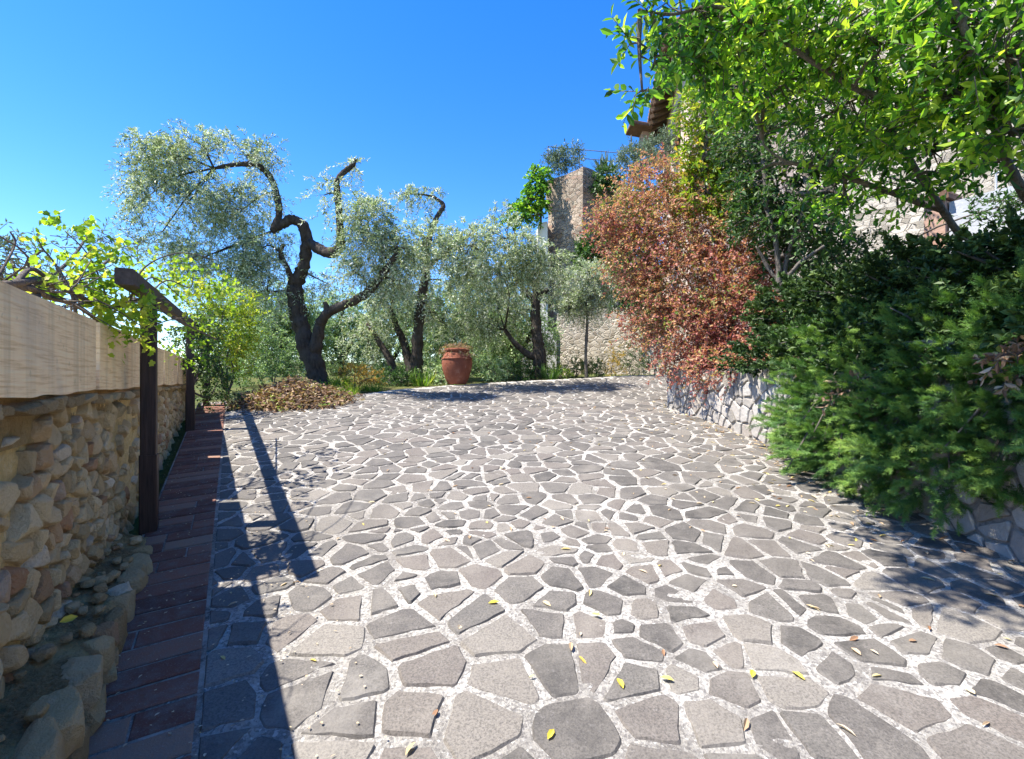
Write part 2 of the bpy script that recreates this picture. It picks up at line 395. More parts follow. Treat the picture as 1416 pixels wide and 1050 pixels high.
def twigs_tubes(A, B, r0, r1):
    """thin three-sided twigs from A to B, as one array"""
    n = len(A); t = norm(B - A); u = norm(np.cross(t, np.array([.3, .2, .93]))); w = np.cross(t, u)
    V = []
    for c, r in ((A, r0), (B, r1)):
        for a in (0, 2.094, 4.188): V.append(c + r * (math.cos(a) * u + math.sin(a) * w))
    V = np.stack(V, 1).reshape(-1, 3); off = (np.arange(n) * 6)[:, None, None]
    q = np.array([[0, 1, 4, 3], [1, 2, 5, 4], [2, 0, 3, 5]])
    return V, [(q[None] + off).reshape(-1, 4)]

def blob_points(blobs, rng, clump=.0, freq=2.2):
    """blobs: (center, radii(3), count). returns centres, outward dirs, blob index"""
    Pp, Oo, Ii = [], [], []
    for bi, (c, r, n) in enumerate(blobs):
        c = np.asarray(c, float); r = np.broadcast_to(np.asarray(r, float), (3,))
        d = norm(rng.normal(size=(n, 3))); q = (.25 + .75 * rng.random(n) ** .6)[:, None]
        q = q * (.80 + .45 * (vnoise(d * 1.9 + c, 1.3, 5)[:, None]))
        Pp.append(c + d * q * r); Oo.append(norm(d / r)); Ii.append(np.full(n, bi))
    Pp, Oo, Ii = np.concatenate(Pp), np.concatenate(Oo), np.concatenate(Ii)
    if clump:
        keep = vnoise(Pp, freq, 11) + .12 * (rng.random(len(Pp)) - .5) > clump
        Pp, Oo, Ii = Pp[keep], Oo[keep], Ii[keep]
    return Pp, Oo, Ii

def sprays(C, O, rng, k, tl, droop, spread=.8, up=.1):
    """k leaf places along a twig from each centre; returns pos, dir, normal, twig ends"""
    n = len(C)
    d = norm(O * (1 - spread * .5) + rng.normal(size=(n, 3)) * spread * .6 + np.array([0, 0, up]))
    ln = tl * (.6 + .8 * rng.random(n))
    t = np.linspace(.12, 1, k)[None] + rng.uniform(-.04, .04, (n, k))
    g = np.array([0, 0, -1.0])
    pos = C[:, None] + d[:, None] * (t * ln[:, None])[..., None] + g * (droop * (t ** 2) * ln[:, None])[..., None]
    tan = norm(d[:, None] + g * (2 * droop * t)[..., None])
    ref = norm(rng.normal(size=(n, 3)))
    u = norm(np.cross(tan, ref[:, None])); w = np.cross(tan, u)
    a = np.arange(k)[None] * 2.4 + rng.random((n, 1)) * 6.28
    side = u * np.cos(a)[..., None] + w * np.sin(a)[..., None]
    ld = norm(tan * .75 + side * .85 + rng.normal(size=(n, k, 3)) * .2)
    nn = norm(tan * .4 + np.array([0, 0, .55]) + rng.normal(size=(n, k, 3)) * .55)
    end = C + d * ln[:, None] + g * (droop * ln)[:, None]
    return pos.reshape(-1, 3), ld.reshape(-1, 3), nn.reshape(-1, 3), end

def foliage(name, mat, blobs, k, tl, L, W, tmpl=T_DIAMOND, droop=.3, spread=.8, up=.1, clump=.0, freq=2.2, seed=1, root=None, tint_bias=0, tint_var=.25, tint_grad=0, drop=None):
    r = np.random.default_rng(seed)
    C, O, I = blob_points(blobs, r, clump, freq)
    p, d, nn, end = sprays(C, O, r, k, tl, droop, spread, up)
    if drop is not None:
        q = ~drop(p); p, d, nn = p[q], d[q], nn[q]
    m = len(p)
    tint = np.clip(vnoise(p, 1.7, seed) * .45 + vnoise(p, 6.5, seed + 3) * .4 + .075 + tint_grad * (p[:, 2] - p[:, 2].mean()) + r.normal(size=m) * tint_var + tint_bias, 0, 1)
    V, Fc, T = leaf_cloud(p, d, nn, L * r.uniform(.55, 1.4, m), W * r.uniform(.7, 1.3, m), tint, tmpl)
    o = mesh_np(name, V, Fc, mat, None, {'tint': T})
    if root is not None: under(o, root)
    return o, C, end

def tree(name, label, cat, base, limbs, blobs, mat, bark, leafkw, group=None, reach=6, twr=.006, tname='trunk', limb_r=.03):
    """limbs: list of (points, radii). The crown's blobs are joined to the nearest limb by boughs."""
    root = thing(name, label, cat, base, group)
    b = MB(); anchor = []
    for pts, rad in limbs:
        pts = np.asarray(pts, float)
        b.tube(pts, rad, 14, True, lump=.42, smooth_n=9)
        sp, _ = spline(pts, np.broadcast_to(np.asarray(rad, float), (len(pts),)), 5); anchor.append(sp[len(sp) // 3:])
    anchor = np.concatenate(anchor)
    cr, C, end = foliage('crown', mat, blobs, root=root, **leafkw)
    r = np.random.default_rng(leafkw.get('seed', 1) + 50)
    nodes = [anchor]
    for (c, rad, n) in blobs:
        c = np.asarray(c, float)
        a = anchor[np.argmin(np.linalg.norm(anchor - c, axis=1))]
        mid = (a + c) / 2 + r.normal(size=3) * np.mean(rad) * .18 + np.array([0, 0, .12 * np.mean(rad)])
        pts = np.array([a, mid, c]); ln = np.linalg.norm(c - a)
        if ln > .08:
            b.tube(pts, [limb_r * 1.1, limb_r * .8, limb_r * .45], 6, True, smooth_n=4, lump=.1)
        nodes.append(spline(pts, np.ones(3), 6)[0])
    nodes = np.concatenate(nodes)
    sel = C[r.permutation(len(C))[:max(10, len(C) // reach)]]
    near = nodes[np.argmin(np.linalg.norm(nodes[None] - sel[:, None], axis=2), axis=1)]
    V, Fq = twigs_tubes(near, sel, twr * 1.6, twr * .8); b.add(V, Fq)
    V, Fq = twigs_tubes(C, end, twr * .7, twr * .3); b.add(V, Fq)
    b.build(tname, bark, root, smooth=True)
    return root

# ------------------------------------------------------------------ ground heights
def gz(x, y):
    x, y = np.asarray(x, float), np.asarray(y, float)
    return SLOPE * np.where(y < 12.3, y, 12.3 + 1.2 * np.tanh((y - 12.3) / 1.2))

def terrain(x, y):
    cc = x - WD * y
    z = gz(x, y) - .06
    left = sstep(1.15, 2.0, -cc) * (1 - sstep(9, 13, y)) * 1.5
    z = z - left - np.clip(-cc - 2.5, 0, 80) * .30 * (1 - .0 * y)
    z = z - np.clip(y - 24, 0, 120) * .16 * (1 - sstep(0, 10, x))
    n = fbm(np.stack([x, y, 0 * x], -1).reshape(-1, 3), .35, 2, 4).reshape(x.shape) - .5
    off = sstep(0, 2.5, np.maximum(y - 12.8, -cc - 1.4))
    return z + n * .35 * off - .02

# ---- ground sheet out to the horizon
def ground():
    xs = np.unique(np.concatenate([-np.geomspace(8, 900, 40), np.linspace(-8, 8, 80), np.geomspace(8, 900, 40)]))
    ys = np.unique(np.concatenate([-np.geomspace(6, 300, 20), np.linspace(-6, 22, 120), np.geomspace(22, 1200, 45)]))
    X, Y = np.meshgrid(xs, ys); Z = terrain(X, Y)
    V = np.stack([X, Y, Z], -1).reshape(-1, 3); nx = len(xs)
    i = np.arange(len(ys) - 1)[:, None] * nx + np.arange(nx - 1)[None]
    Q = np.stack([i, i + 1, i + nx + 1, i + nx], -1).reshape(-1, 4)
    tag(mesh_np('ground', V, [Q], M['soil'], smooth=True), kind='structure')
ground()
def ridge():
    a = np.linspace(-1.45, .25, 90); rr = np.array([240, 300, 380, 520]); V = []
    for q, r_ in enumerate(rr):
        h = [-70, -8, 14, -40][q] + (fbm(np.stack([a * 9, a * 0 + q, a * 0], -1), 1, 3, 4) - .5) * [10, 16, 22, 5][q]
        V.append(np.stack([np.sin(a) * r_, np.cos(a) * r_, h], -1))
    V = np.concatenate(V); n = 90; i = np.arange(3)[:, None] * n + np.arange(n - 1)[None]
    tag(mesh_np('far_hills', V, [np.stack([i, i + 1, i + n + 1, i + n], -1).reshape(-1, 4)], M['soil'], smooth=True), kind='structure')
ridge()

# ------------------------------------------------------------------ the drive
WALL_PATH = np.array([[3.2, -5], [3.16, 1.5], [3.12, 3], [3.08, 4.6], [3.01, 6.05], [2.86, 7.2], [2.68, 7.95], [2.66, 8.35], [2.95, 8.85], [3.8, 9.4], [5.5, 10.1], [9, 11.2]])
LEFT_EDGE = np.array([[-.13 + .565 * 5, -5], [-.13 - .565 * 7.2, 7.2], [-4.45, 7.7], [-4.3, 8.6], [-3.2, 9.35], [-2.2, 10.35], [-1.24, 11.0], [.4, 11.7], [2.0, 12.3], [3.2, 12.9], [9, 13.6]])
def inside(poly, p):
    x, y = p[:, 0], p[:, 1]; r = np.zeros(len(p), bool); j = len(poly) - 1
    for i in range(len(poly)):
        (xi, yi), (xj, yj) = poly[i], poly[j]
        c = ((yi > y) != (yj > y)) & (x < (xj - xi) * (y - yi) / (yj - yi + 1e-12) + xi); r ^= c; j = i
    return r
DRIVE = np.vstack([LEFT_EDGE, (WALL_PATH + np.array([.05, 0]))[::-1]])

def clip(poly, n, c):
    out = []; m = len(poly)
    for i in range(m):
        a, b = poly[i], poly[(i + 1) % m]
        da, db = a[0] * n[0] + a[1] * n[1] - c, b[0] * n[0] + b[1] * n[1] - c
        if da <= 0: out.append(a)
        if (da < 0 < db) or (db < 0 < da):
            t = da / (da - db); out.append((a[0] + (b[0] - a[0]) * t, a[1] + (b[1] - a[1]) * t))
    return out

def scatter_sites(x0, x1, y0, y1, rfun, rnd, keep, tries):
    cell = .08; grid = {}; sites = []
    for _ in range(tries):
        x, y = rnd.uniform(x0, x1), rnd.uniform(y0, y1)
        if not keep(x, y): continue
        r = rfun(x, y) * rnd.choice((.55, .75, 1, 1, 1.2, 1.4)); gi, gj = int(x // cell), int(y // cell); w = int(r // cell) + 1; ok = True
        for a in range(gi - w, gi + w + 1):
            for b in range(gj - w, gj + w + 1):
                for (u, v) in grid.get((a, b), ()):
                    if (u - x) ** 2 + (v - y) ** 2 < r * r: ok = False; break
                if not ok: break
            if not ok: break
        if ok: grid.setdefault((gi, gj), []).append((x, y)); sites.append((x, y))
    return np.array(sites)

def stone_polys(sites, rnd, gap0, gap1, rmax, jit):
    """irregular flat stones: Voronoi cells drawn in by a varying joint"""
    res = []; S = sites; WT = np.array([rnd.random() ** 2 for _ in range(len(S))]) * .011
    for i, s in enumerate(S):
        d2 = ((S - s) ** 2).sum(1); nb = np.argsort(d2)[1:22]
        poly = [(s[0] - rmax, s[1] - rmax), (s[0] + rmax, s[1] - rmax), (s[0] + rmax, s[1] + rmax), (s[0] - rmax, s[1] + rmax)]
        own = rnd.uniform(gap0, gap1); wi = WT[i]
        if rnd.random() < .12: own *= 2.0
        for j in nb:
            v = S[j] - s; ln = math.hypot(*v); n = v / ln
            ca = rnd.uniform(-.15, .15)                    # edges not quite square to the neighbour
            n = np.array([n[0] * math.cos(ca) - n[1] * math.sin(ca), n[0] * math.sin(ca) + n[1] * math.cos(ca)])
            mid = s + v * np.clip(.5 + (wi - WT[j]) / (2 * ln * ln), .2, .8); c = n @ mid - own - abs(rnd.gauss(0, .006))
            poly = clip(poly, n, c)
            if len(poly) < 3: break
        if len(poly) < 3: continue
        p = np.array(poly); e = np.linalg.norm(p - np.roll(p, -1, 0), axis=1)
        area = .5 * abs(np.dot(p[:, 0], np.roll(p[:, 1], -1)) - np.dot(p[:, 1], np.roll(p[:, 0], -1)))
        if area < .0012: continue
        out = []; m = len(p)
        for q in range(m):                                 # knocked corners, rough edges
            a, b, c = p[q - 1], p[q], p[(q + 1) % m]
            la, lc = np.linalg.norm(a - b), np.linalg.norm(c - b)
            if min(la, lc) < .012: out.append(b); continue
            ch = min(.22 * min(la, lc), rnd.uniform(.001, .012))
            out.append(b + (a - b) / la * ch); out.append(b + (c - b) / lc * ch)
            seg = int((lc - 2 * ch) / .05)
            nrm = np.array([(c - b)[1], -(c - b)[0]]) / lc
            for z in range(1, seg):
                t = ch / lc + (1 - 2 * ch / lc) * z / seg
                out.append(b + (c - b) * t + nrm * rnd.uniform(-jit, jit))
        res.append((np.array(out), rnd.random()))
    return res

def stones_mesh(polys, mapf, top, sink, rnd, inset=.005):
    V, Fs, T = [], [], []; n = 0
    for p, r in polys:
        c = p.mean(0); m = len(p); tx, ty = rnd.uniform(-.022, .022), rnd.uniform(-.022, .022); dz = rnd.uniform(-.002, .004)
        q = c + (p - c) * (1 - inset / max(np.linalg.norm(p - c, axis=1).mean(), .02))
        h1 = top + dz + (q - c) @ np.array([tx, ty]); h1 = np.maximum(h1, top * .45)
        lo = mapf(p[:, 0], p[:, 1], np.full(m, sink)); mi = mapf(p[:, 0], p[:, 1], h1 * 0 + (-.004 if inset > .0085 else top * .65)); hi = mapf(q[:, 0], q[:, 1], h1)
        V += [lo, mi, hi]; i = np.arange(m); i2 = (i + 1) % m
        Fs.append(np.stack([n + i, n + i2, n + m + i2, n + m + i], -1)); Fs.append(np.stack([n + m + i, n + m + i2, n + 2 * m + i2, n + 2 * m + i], -1))
        Fs.append((n + 2 * m + i)[None]); T += [np.full(3 * m, r)]; n += 3 * m
    return np.concatenate(V), Fs, np.concatenate(T)

def drive():
    rnd = random.Random(3)
    ext = np.vstack([LEFT_EDGE + np.array([-.12, 0]), (WALL_PATH + np.array([.2, 0]))[::-1]])
    def keep(x, y): return bool(inside(ext, np.array([[x, y]]))[0])
    def rf(x, y): return .115 + .15 * float(vnoise(np.array([[x, y, 0]]), 1.1, 4)[0])
    sites = scatter_sites(-4.8, 8.5, -3.5, 13.4, rf, rnd, keep, 26000)
    po = []
    for p, r in stone_polys(sites, rnd, .004, .015, .42, .006):
        if p[:, 1].mean() < 7.4:
            p = np.array(clip([tuple(q) for q in p], (-1, WD), .13 - .004) or [(0, 0)])
        elif not inside(DRIVE, p).all(): continue
        if len(p) > 3: po.append((p, r))
    V, Fs, T = stones_mesh(po, lambda x, y, h: np.stack([x, y, gz(x, y) + h], -1), .0062, -.02, rnd, .009)
    tag(mesh_np('paving_stones', V, Fs, M['paver'], None, {'tint': T}), kind='structure')
    xs = np.concatenate([np.arange(-5, 3.4, .03), np.arange(3.4, 9.6, .12)]); ys = np.concatenate([np.arange(-5, 1, .12), np.arange(1, 7, .024), np.arange(7, 14, .05)]); X, Y = np.meshgrid(xs, ys)
    q3 = np.stack([X, Y, 0 * X], -1).reshape(-1, 3)
    Z = gz(X, Y) + (.018 * (fbm(q3, 14, 9, 3) - .5) + .006 * (fbm(q3, 2.2, 19, 2) - .5)).reshape(X.shape) - .0005
    p2 = np.stack([X, Y], -1).reshape(-1, 2); ok = inside(np.vstack([LEFT_EDGE + np.array([-.16, .02]), (WALL_PATH + np.array([.3, 0]))[::-1]]), p2).reshape(X.shape)
    nx = len(xs); idx = np.arange(X.size).reshape(X.shape)
    f = ok[:-1, :-1] & ok[1:, :-1] & ok[:-1, 1:] & ok[1:, 1:]
    a = idx[:-1, :-1][f]; Q = np.stack([a, a + 1, a + nx + 1, a + nx], -1)
    used = np.unique(Q); rm = np.full(X.size, -1); rm[used] = np.arange(len(used))
    V = np.stack([X, Y, Z], -1).reshape(-1, 3)[used]
    tag(mesh_np('driveway', V, [rm[Q]], M['mortar'], smooth=True), kind='structure')
drive()

def brick_path():
    rnd = random.Random(5); b = MB(); n0 = .02
    def place(s, o, z=0):   # s along the wall, o out from the post line
        p = np.array([-.60, 0]) + 0; q = p + WU * s + WN * o
        return np.array([q[0], q[1], gz(q[0], q[1]) + z])
    s = -5.0
    tv = np.array([WU[0], WU[1], SLOPE * WU[1]]); tv /= np.linalg.norm(tv)
    wv = np.array([WN[0], WN[1], SLOPE * WN[1]]); wv -= tv * (wv @ tv); wv /= np.linalg.norm(wv); up = np.cross(wv, tv) * 1.0
    if up[2] < 0: up = -up
    while s < 9.6:
        w = .152 + rnd.uniform(-.006, .006)
        cut = rnd.random() < .35; ln = .415
        segs = [(0.005, ln)] if not cut else [(0.005, ln * (k := rnd.choice((.33, .5, .66)))), (ln * k + .008, ln)]
        for a, e in segs:
            c = place(s + w / 2, (a + e) / 2 - .02, .004 + rnd.uniform(-.003, .003))
            ax = np.array([wv, tv, up]); yaw = rnd.uniform(-.012, .012)
            ax = np.array([wv * math.cos(yaw) + tv * math.sin(yaw), tv * math.cos(yaw) - wv * math.sin(yaw), up])
            # bevelled brick: lower box and a slightly smaller top
            sx, sy = (e - a), w - .017
            for (k1, k2, z0, z1) in ((1, 1, -.03, .002),):
                lo = [(-.5, -.5), (.5, -.5), (.5, .5), (-.5, .5)]
                V = [c + ax[0] * x * sx + ax[1] * y * sy + ax[2] * z0 for x, y in lo] + [c + ax[0] * x * sx + ax[1] * y * sy + ax[2] * z1 for x, y in lo]
                V += [c + ax[0] * x * (sx - .012) + ax[1] * y * (sy - .012) + ax[2] * (z1 + .005) for x, y in lo]
                Q = [[0, 1, 5, 4], [1, 2, 6, 5], [2, 3, 7, 6], [3, 0, 4, 7], [4, 5, 9, 8], [5, 6, 10, 9], [6, 7, 11, 10], [7, 4, 8, 11], [8, 9, 10, 11]]
                b.add(V, [np.array(Q)], rnd.random())
        s += w
    o = b.build('brick_path', M['cotto'], tint=True); tag(o, kind='structure')
    # bedding below the bricks, up to the foot of the wall
    g = MB()
    ss = np.arange(-5.2, 10, .15); L_ = np.array([place(s, -.03, .003) for s in ss]); R_ = np.array([place(s, .415, .003) for s in ss]); m = len(ss)
    i = np.arange(m - 1); g.add(np.vstack([L_, R_]), [np.stack([i, i + m, i + m + 1, i + 1], -1)])
    tag(g.build('path_bedding', M['dust']), kind='structure')
brick_path()

# ------------------------------------------------------------------ the left rubble wall
def relief(u, s, seed, sx=.17, sy=.11):
    """stone relief over (u, s): returns height 0..1, stone mask, per-stone random"""
    u = u + .05 * (fbm(np.stack([u, s, 0 * u], -1), 5, seed, 2) - .5); s = s + .05 * (fbm(np.stack([u, s, 0 * u + 9], -1), 5, seed, 2) - .5)
    gx, gy = u / sx, s / sy; ix, iy = np.floor(gx).astype(int), np.floor(gy).astype(int)
    f1 = np.full(len(u), 9.); f2 = np.full(len(u), 9.); rid = np.zeros(len(u)); tilt = np.zeros(len(u))
    def h(a, b, k):
        n = (a * 73856093) ^ (b * 19349663) ^ ((k + seed) * 83492791); n = (n ^ (n >> 13)) * 1274126177
        return ((n ^ (n >> 16)) & 0xFFFF) / 65535.
    for dx in (-1, 0, 1):
        for dy in (-1, 0, 1):
            a, b = ix + dx, iy + dy
            px, py = a + .1 + .8 * h(a, b, 1) + .5 * (b % 2), b + .12 + .76 * h(a, b, 2)
            d = np.maximum(np.abs(gx - px), np.abs(gy - py)) * .3 + np.hypot(gx - px, gy - py) * .72
            tl = (gx - px) * (h(a, b, 4) - .5) + (gy - py) * (h(a, b, 5) - .5)
            c = d < f1; f2 = np.where(c, f1, np.minimum(f2, d)); rid = np.where(c, h(a, b, 3), rid); tilt = np.where(c, tl, tilt); f1 = np.where(c, d, f1)
    e = f2 - f1
    return sstep(.0, .17, e) * (.84 + .8 * tilt) + .10 * sstep(.1, .6, e), sstep(.04, .11, e), rid

def strip_wall(name, prof, s0, s1, ds, place, amp, mat, seed, parent=None, mort=.5, dirt_shade=None, sx=.17, sy=.11):
    """a profile (list of (out, z)) swept along the wall and knocked into stones.  place(s, out, z)->world"""
    ss = np.concatenate([np.arange(s0, 3.8, ds), np.arange(3.8, s1, ds * 1.8)]); prof = np.array(prof, float)
    seg = np.linalg.norm(np.diff(prof, axis=0), axis=1); arc = np.concatenate([[0], np.cumsum(seg)])
    aa = np.linspace(0, arc[-1], int(arc[-1] / ds) + 1)
    po = np.stack([np.interp(aa, arc, prof[:, 0]), np.interp(aa, arc, prof[:, 1])], -1)
    tg = norm(np.gradient(po, axis=0)); nr = np.stack([-tg[:, 1], tg[:, 0]], -1)
    nr = norm(np.stack([np.convolve(np.pad(nr[:, k], 6, 'edge'), np.ones(13) / 13, 'valid') for k in (0, 1)], -1))
    S_, A_ = np.meshgrid(ss, aa); u, a = S_.ravel(), A_.ravel()
    o = np.repeat(po[:, 0], len(ss)); z = np.repeat(po[:, 1], len(ss)); no = np.repeat(nr[:, 0], len(ss)); nz = np.repeat(nr[:, 1], len(ss))
    h, m, rid = relief(u, a, seed, sx, sy)
    q = np.stack([u, a, 0 * u], -1)
    patch = sstep(mort - .08, mort + .10, fbm(q, 2.6, seed + 3, 3))          # where mortar hides the stones
    rough = fbm(q, 9, seed + 5, 4) - .5; wob = fbm(q, 1.3, seed + 8, 3) - .5; fine = fbm(q, 34, seed + 9, 2) - .5
    hh = amp * ((h * (.45 + .9 * rid) * patch + .55 * (1 - patch)) + rough * .35 + fine * .55 + (fbm(q, 80, seed + 12, 2) - .5) * .35 * (1 + (1 - patch))) + wob * .05
    o = o + no * hh; z = z + nz * hh
    V = place(u, o, z); ns = len(ss)
    i = np.arange(len(aa) - 1)[:, None] * ns + np.arange(ns - 1)[None]
    Q = np.stack([i, i + 1, i + ns + 1, i + ns], -1).reshape(-1, 4)
    dv = dirt_shade(u, a, o, z) if dirt_shade else np.zeros(len(u))
    ob = mesh_np(name, V, [Q], mat, None, {'tint': rid, 'stone': m * patch, 'joint': (1 - m) * patch, 'dirt_shade': np.clip(dv + .0, 0, 1)}, smooth=True)
    if parent is not None: under(ob, parent)
    return ob

def wpos(u, o, z):  # u metres along the wall line (c = -.80 face), o outwards to the drive, z world
    u, o, z = np.broadcast_arrays(np.asarray(u, float), np.asarray(o, float), np.asarray(z, float))
    return np.stack([-.80 + WU[0] * u + WN[0] * o, WU[1] * u + WN[1] * o, z], -1)

def ico(level):
    bm = bmesh.new(); bmesh.ops.create_icosphere(bm, subdivisions=level, radius=1)
    V = np.array([v.co[:] for v in bm.verts]); Fc = np.array([[v.index for v in f.verts] for f in bm.faces]); bm.free(); return norm(V), Fc
ICO = {k: ico(k) for k in (2, 3, 4)}

def rock(planes, level):
    """a broken stone: the solid inside a set of planes (normal, distance), sampled as a fine ball of faces"""
    D, Fc = ICO[level]; n = np.array([p[0] for p in planes], float); d = np.array([p[1] for p in planes], float)
    q = D @ n.T; r = np.where(q > 1e-3, d / np.maximum(q, 1e-3), 9).min(1)
    return D * r[:, None], Fc

def poly_rock(p, rnd, depth, level):
    """a stone that fills polygon p (u, z) and stands depth proud of the wall"""
    c = p.mean(0); e = np.roll(p, -1, 0) - p; ln = np.linalg.norm(e, axis=1); pl = []
    for i in range(len(p)):
        if ln[i] < .012: continue
        n2 = np.array([e[i][1], -e[i][0]]) / ln[i]; dist = float((p[i] - c) @ n2)
        if dist < 0: n2, dist = -n2, -dist
        lean = rnd.uniform(.05, .35); v = np.array([n2[0], lean, n2[1]]); v /= np.linalg.norm(v); pl.append((v, max(.012, dist * (.98 + .1 * lean))))
        v = np.array([n2[0] * .7 + rnd.gauss(0, .12), .7, n2[1] * .7 + rnd.gauss(0, .12)]); v /= np.linalg.norm(v)
        if rnd.random() < .75: pl.append((v, (dist * .7 + depth * .7) * rnd.uniform(.74, .98)))
    f = np.array([rnd.gauss(0, .14), 1, rnd.gauss(0, .16)]); pl.append((f / np.linalg.norm(f), depth)); pl.append((np.array([0, -1, 0.]), .05))
    V, Fc = rock(pl, level); return V, Fc, c

def left_wall():
    root = thing('stone_wall', 'ochre rubble retaining wall under the whitewashed boards, shaggy with old mortar', 'wall', wpos(4, -.2, .3).reshape(3))
    top = 1.40; rnd = random.Random(41)
    def dirt_shade(u, a, o, z): return sstep(-.03, -.16, o) * .8 + sstep(.6, .8, fbm(np.stack([u, z, 0 * u], -1), 3, 2, 3)) * .35
    strip_wall('mortar_face', [(0, -.9), (0, top - .01), (-.03, top), (-.55, top + .01), (-.58, -.9)], -1.2, 9.7, .016, wpos, .022, M['rubble'], 2, root, .95, dirt_shade)
    def ground_at(u): return float(gz(0, WU[1] * u))
    def keep(u, v): return ground_at(u) - .05 < v / 1.35 < top - .02
    sites = scatter_sites(-1.0, 9.6, -.2, 1.9, lambda u, v: .098 + .05 * float(vnoise(np.array([[u, v, 0]]), 2.2, 5)[0]), rnd, keep, 15000)
    Vs, Fs, Ts, Ds, n = [], [], [], [], 0
    for p, r_ in stone_polys(sites, rnd, .002, .009, .3, .003):
        p = p * np.array([1, 1 / 1.35]); c = p.mean(0)
        bare = float(fbm(np.array([[c[0], c[1], 0]]), 1.5, 8, 2)[0])
        if bare > .56 and rnd.random() < .7: continue                  # old mortar hides these
        if p[:, 1].max() > top + .03: continue
        depth = rnd.uniform(.016, .042) * (.55 if bare > .54 else 1)
        V, Fc, c = poly_rock(p, rnd, depth, 4 if c[0] < 3.2 else (3 if c[0] < 6 else 2))
        q = V + np.array([c[0], 0, c[1]]); k = fbm(q, 20, 61, 4) - .5; V = V * (1 + .16 * k[:, None])
        Vs.append(wpos(V[:, 0] + c[0], V[:, 1] + .004, V[:, 2] + c[1])); Fs.append(Fc + n); n += len(V); Ts.append(np.full(len(V), r_)); Ds.append(np.full(len(V), max(0, rnd.gauss(.06, .16))))
    T = np.concatenate(Ts); D = np.clip(np.concatenate(Ds), 0, .7)
    o = mesh_np('rubble_stones', np.concatenate(Vs), Fs, M['rubble'], None, {'tint': T, 'stone': np.ones(n), 'joint': np.zeros(n), 'dirt_shade': D}); under(o, root)
    # the low footing ledge: earth on top, broken stones along its front
    def dirt2(u, a, o, z): return .55 + .5 * sstep(.35, .6, fbm(np.stack([u, z, o], -1), 5, 7, 3))
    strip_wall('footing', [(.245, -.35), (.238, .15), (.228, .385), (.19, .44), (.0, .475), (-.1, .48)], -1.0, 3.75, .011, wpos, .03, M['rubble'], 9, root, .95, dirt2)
    Vs, Fs, Ts, Ds, n = [], [], [], [], 0
    def put(u, o, z, s, level=4, dk=0.0, flat=1.0):
        nonlocal n
        pl = []
        for _ in range(15):
            v = np.array([rnd.gauss(0, 1), rnd.gauss(0, 1), rnd.gauss(0, 1)]); v /= np.linalg.norm(v); pl.append((v, rnd.uniform(.72, 1.0)))
        for ax in np.eye(3):
            for sg in (1, -1): pl.append((ax * sg, rnd.uniform(.7, .85)))
        V, Fc = rock(pl, level); V = V * np.array(s); k = fbm(V + u * 3, 16, 63, 4) - .5; V = V * (1 + .18 * k[:, None]); a = rnd.uniform(-.3, .3) * flat; b_ = rnd.uniform(-.25, .25) * flat
        x, y, zz = V[:, 0] * math.cos(a) - V[:, 1] * math.sin(a), V[:, 0] * math.sin(a) + V[:, 1] * math.cos(a), V[:, 2]
        x, zz = x * math.cos(b_) - zz * math.sin(b_), x * math.sin(b_) + zz * math.cos(b_)
        Vs.append(wpos(x + u, y + o, zz + z)); Fs.append(Fc + n); n += len(V); Ts.append(np.full(len(V), rnd.random())); Ds.append(np.full(len(V), min(.85, max(0, rnd.gauss(.38, .2) + dk))))
    u = -.8
    while u < 3.5:
        L = rnd.uniform(.07, .15); g = ground_at(u); h = .45 - g
        if h > .02:
            rows = 2 if h > .19 else 1
            for q in range(rows): put(u + rnd.uniform(-.03, .03), .20 + rnd.uniform(-.02, .025), g + h * (q + .5) / rows - .02, (L, .075, h / rows * .62 + .012))
        u += L * 1.65
    for _ in range(46):                                                     # rubble lying on the ledge and at its foot
        u = rnd.uniform(.4, 3.6); k = rnd.uniform(.012, .038); o_ = rnd.uniform(.02, .17); put(u, o_, .475 - .12 * o_, (k * 1.3, k, k * .7), 3, .1)
    T = np.concatenate(Ts); D = np.concatenate(Ds)
    o = mesh_np('footing_stones', np.concatenate(Vs), Fs, M['rubble'], None, {'tint': T, 'stone': np.ones(n), 'joint': np.zeros(n), 'dirt_shade': D}); under(o, root)
    # rough coping slabs under the boards, and a strip added to block sun
    def recess_shade(u, a, o, z): return .75 + .4 * (fbm(np.stack([u, z, o], -1), 5, 7, 3) - .5)  # shade of the recess under the boards, put into the strip's colour
    strip_wall('sun_stop', [(-.006, 1.25), (-.006, 1.575), (-.03, 1.585), (-.14, 1.585), (-.16, 1.25)], -1.2, 9.7, .02, wpos, .012, M['rubble'], 14, root, .95, recess_shade)
    Vs, Fs, Ts, Ds, n = [], [], [], [], 0
    u = -1.1
    while u < 9.6:
        L = rnd.uniform(.06, .17); h = rnd.uniform(.02, .036); put(u + L, rnd.uniform(-.015, .01), 1.395 + rnd.uniform(-.008, .006), (L * 1.25, rnd.uniform(.06, .085), h * 1.3), 4 if u < 3 else 3, .28, .25); u += L * 1.8
    o = mesh_np('coping', np.concatenate(Vs), Fs, M['rubble'], None, {'tint': np.concatenate(Ts), 'stone': np.ones(n), 'joint': np.zeros(n), 'dirt_shade': np.concatenate(Ds)}); under(o, root)
left_wall()

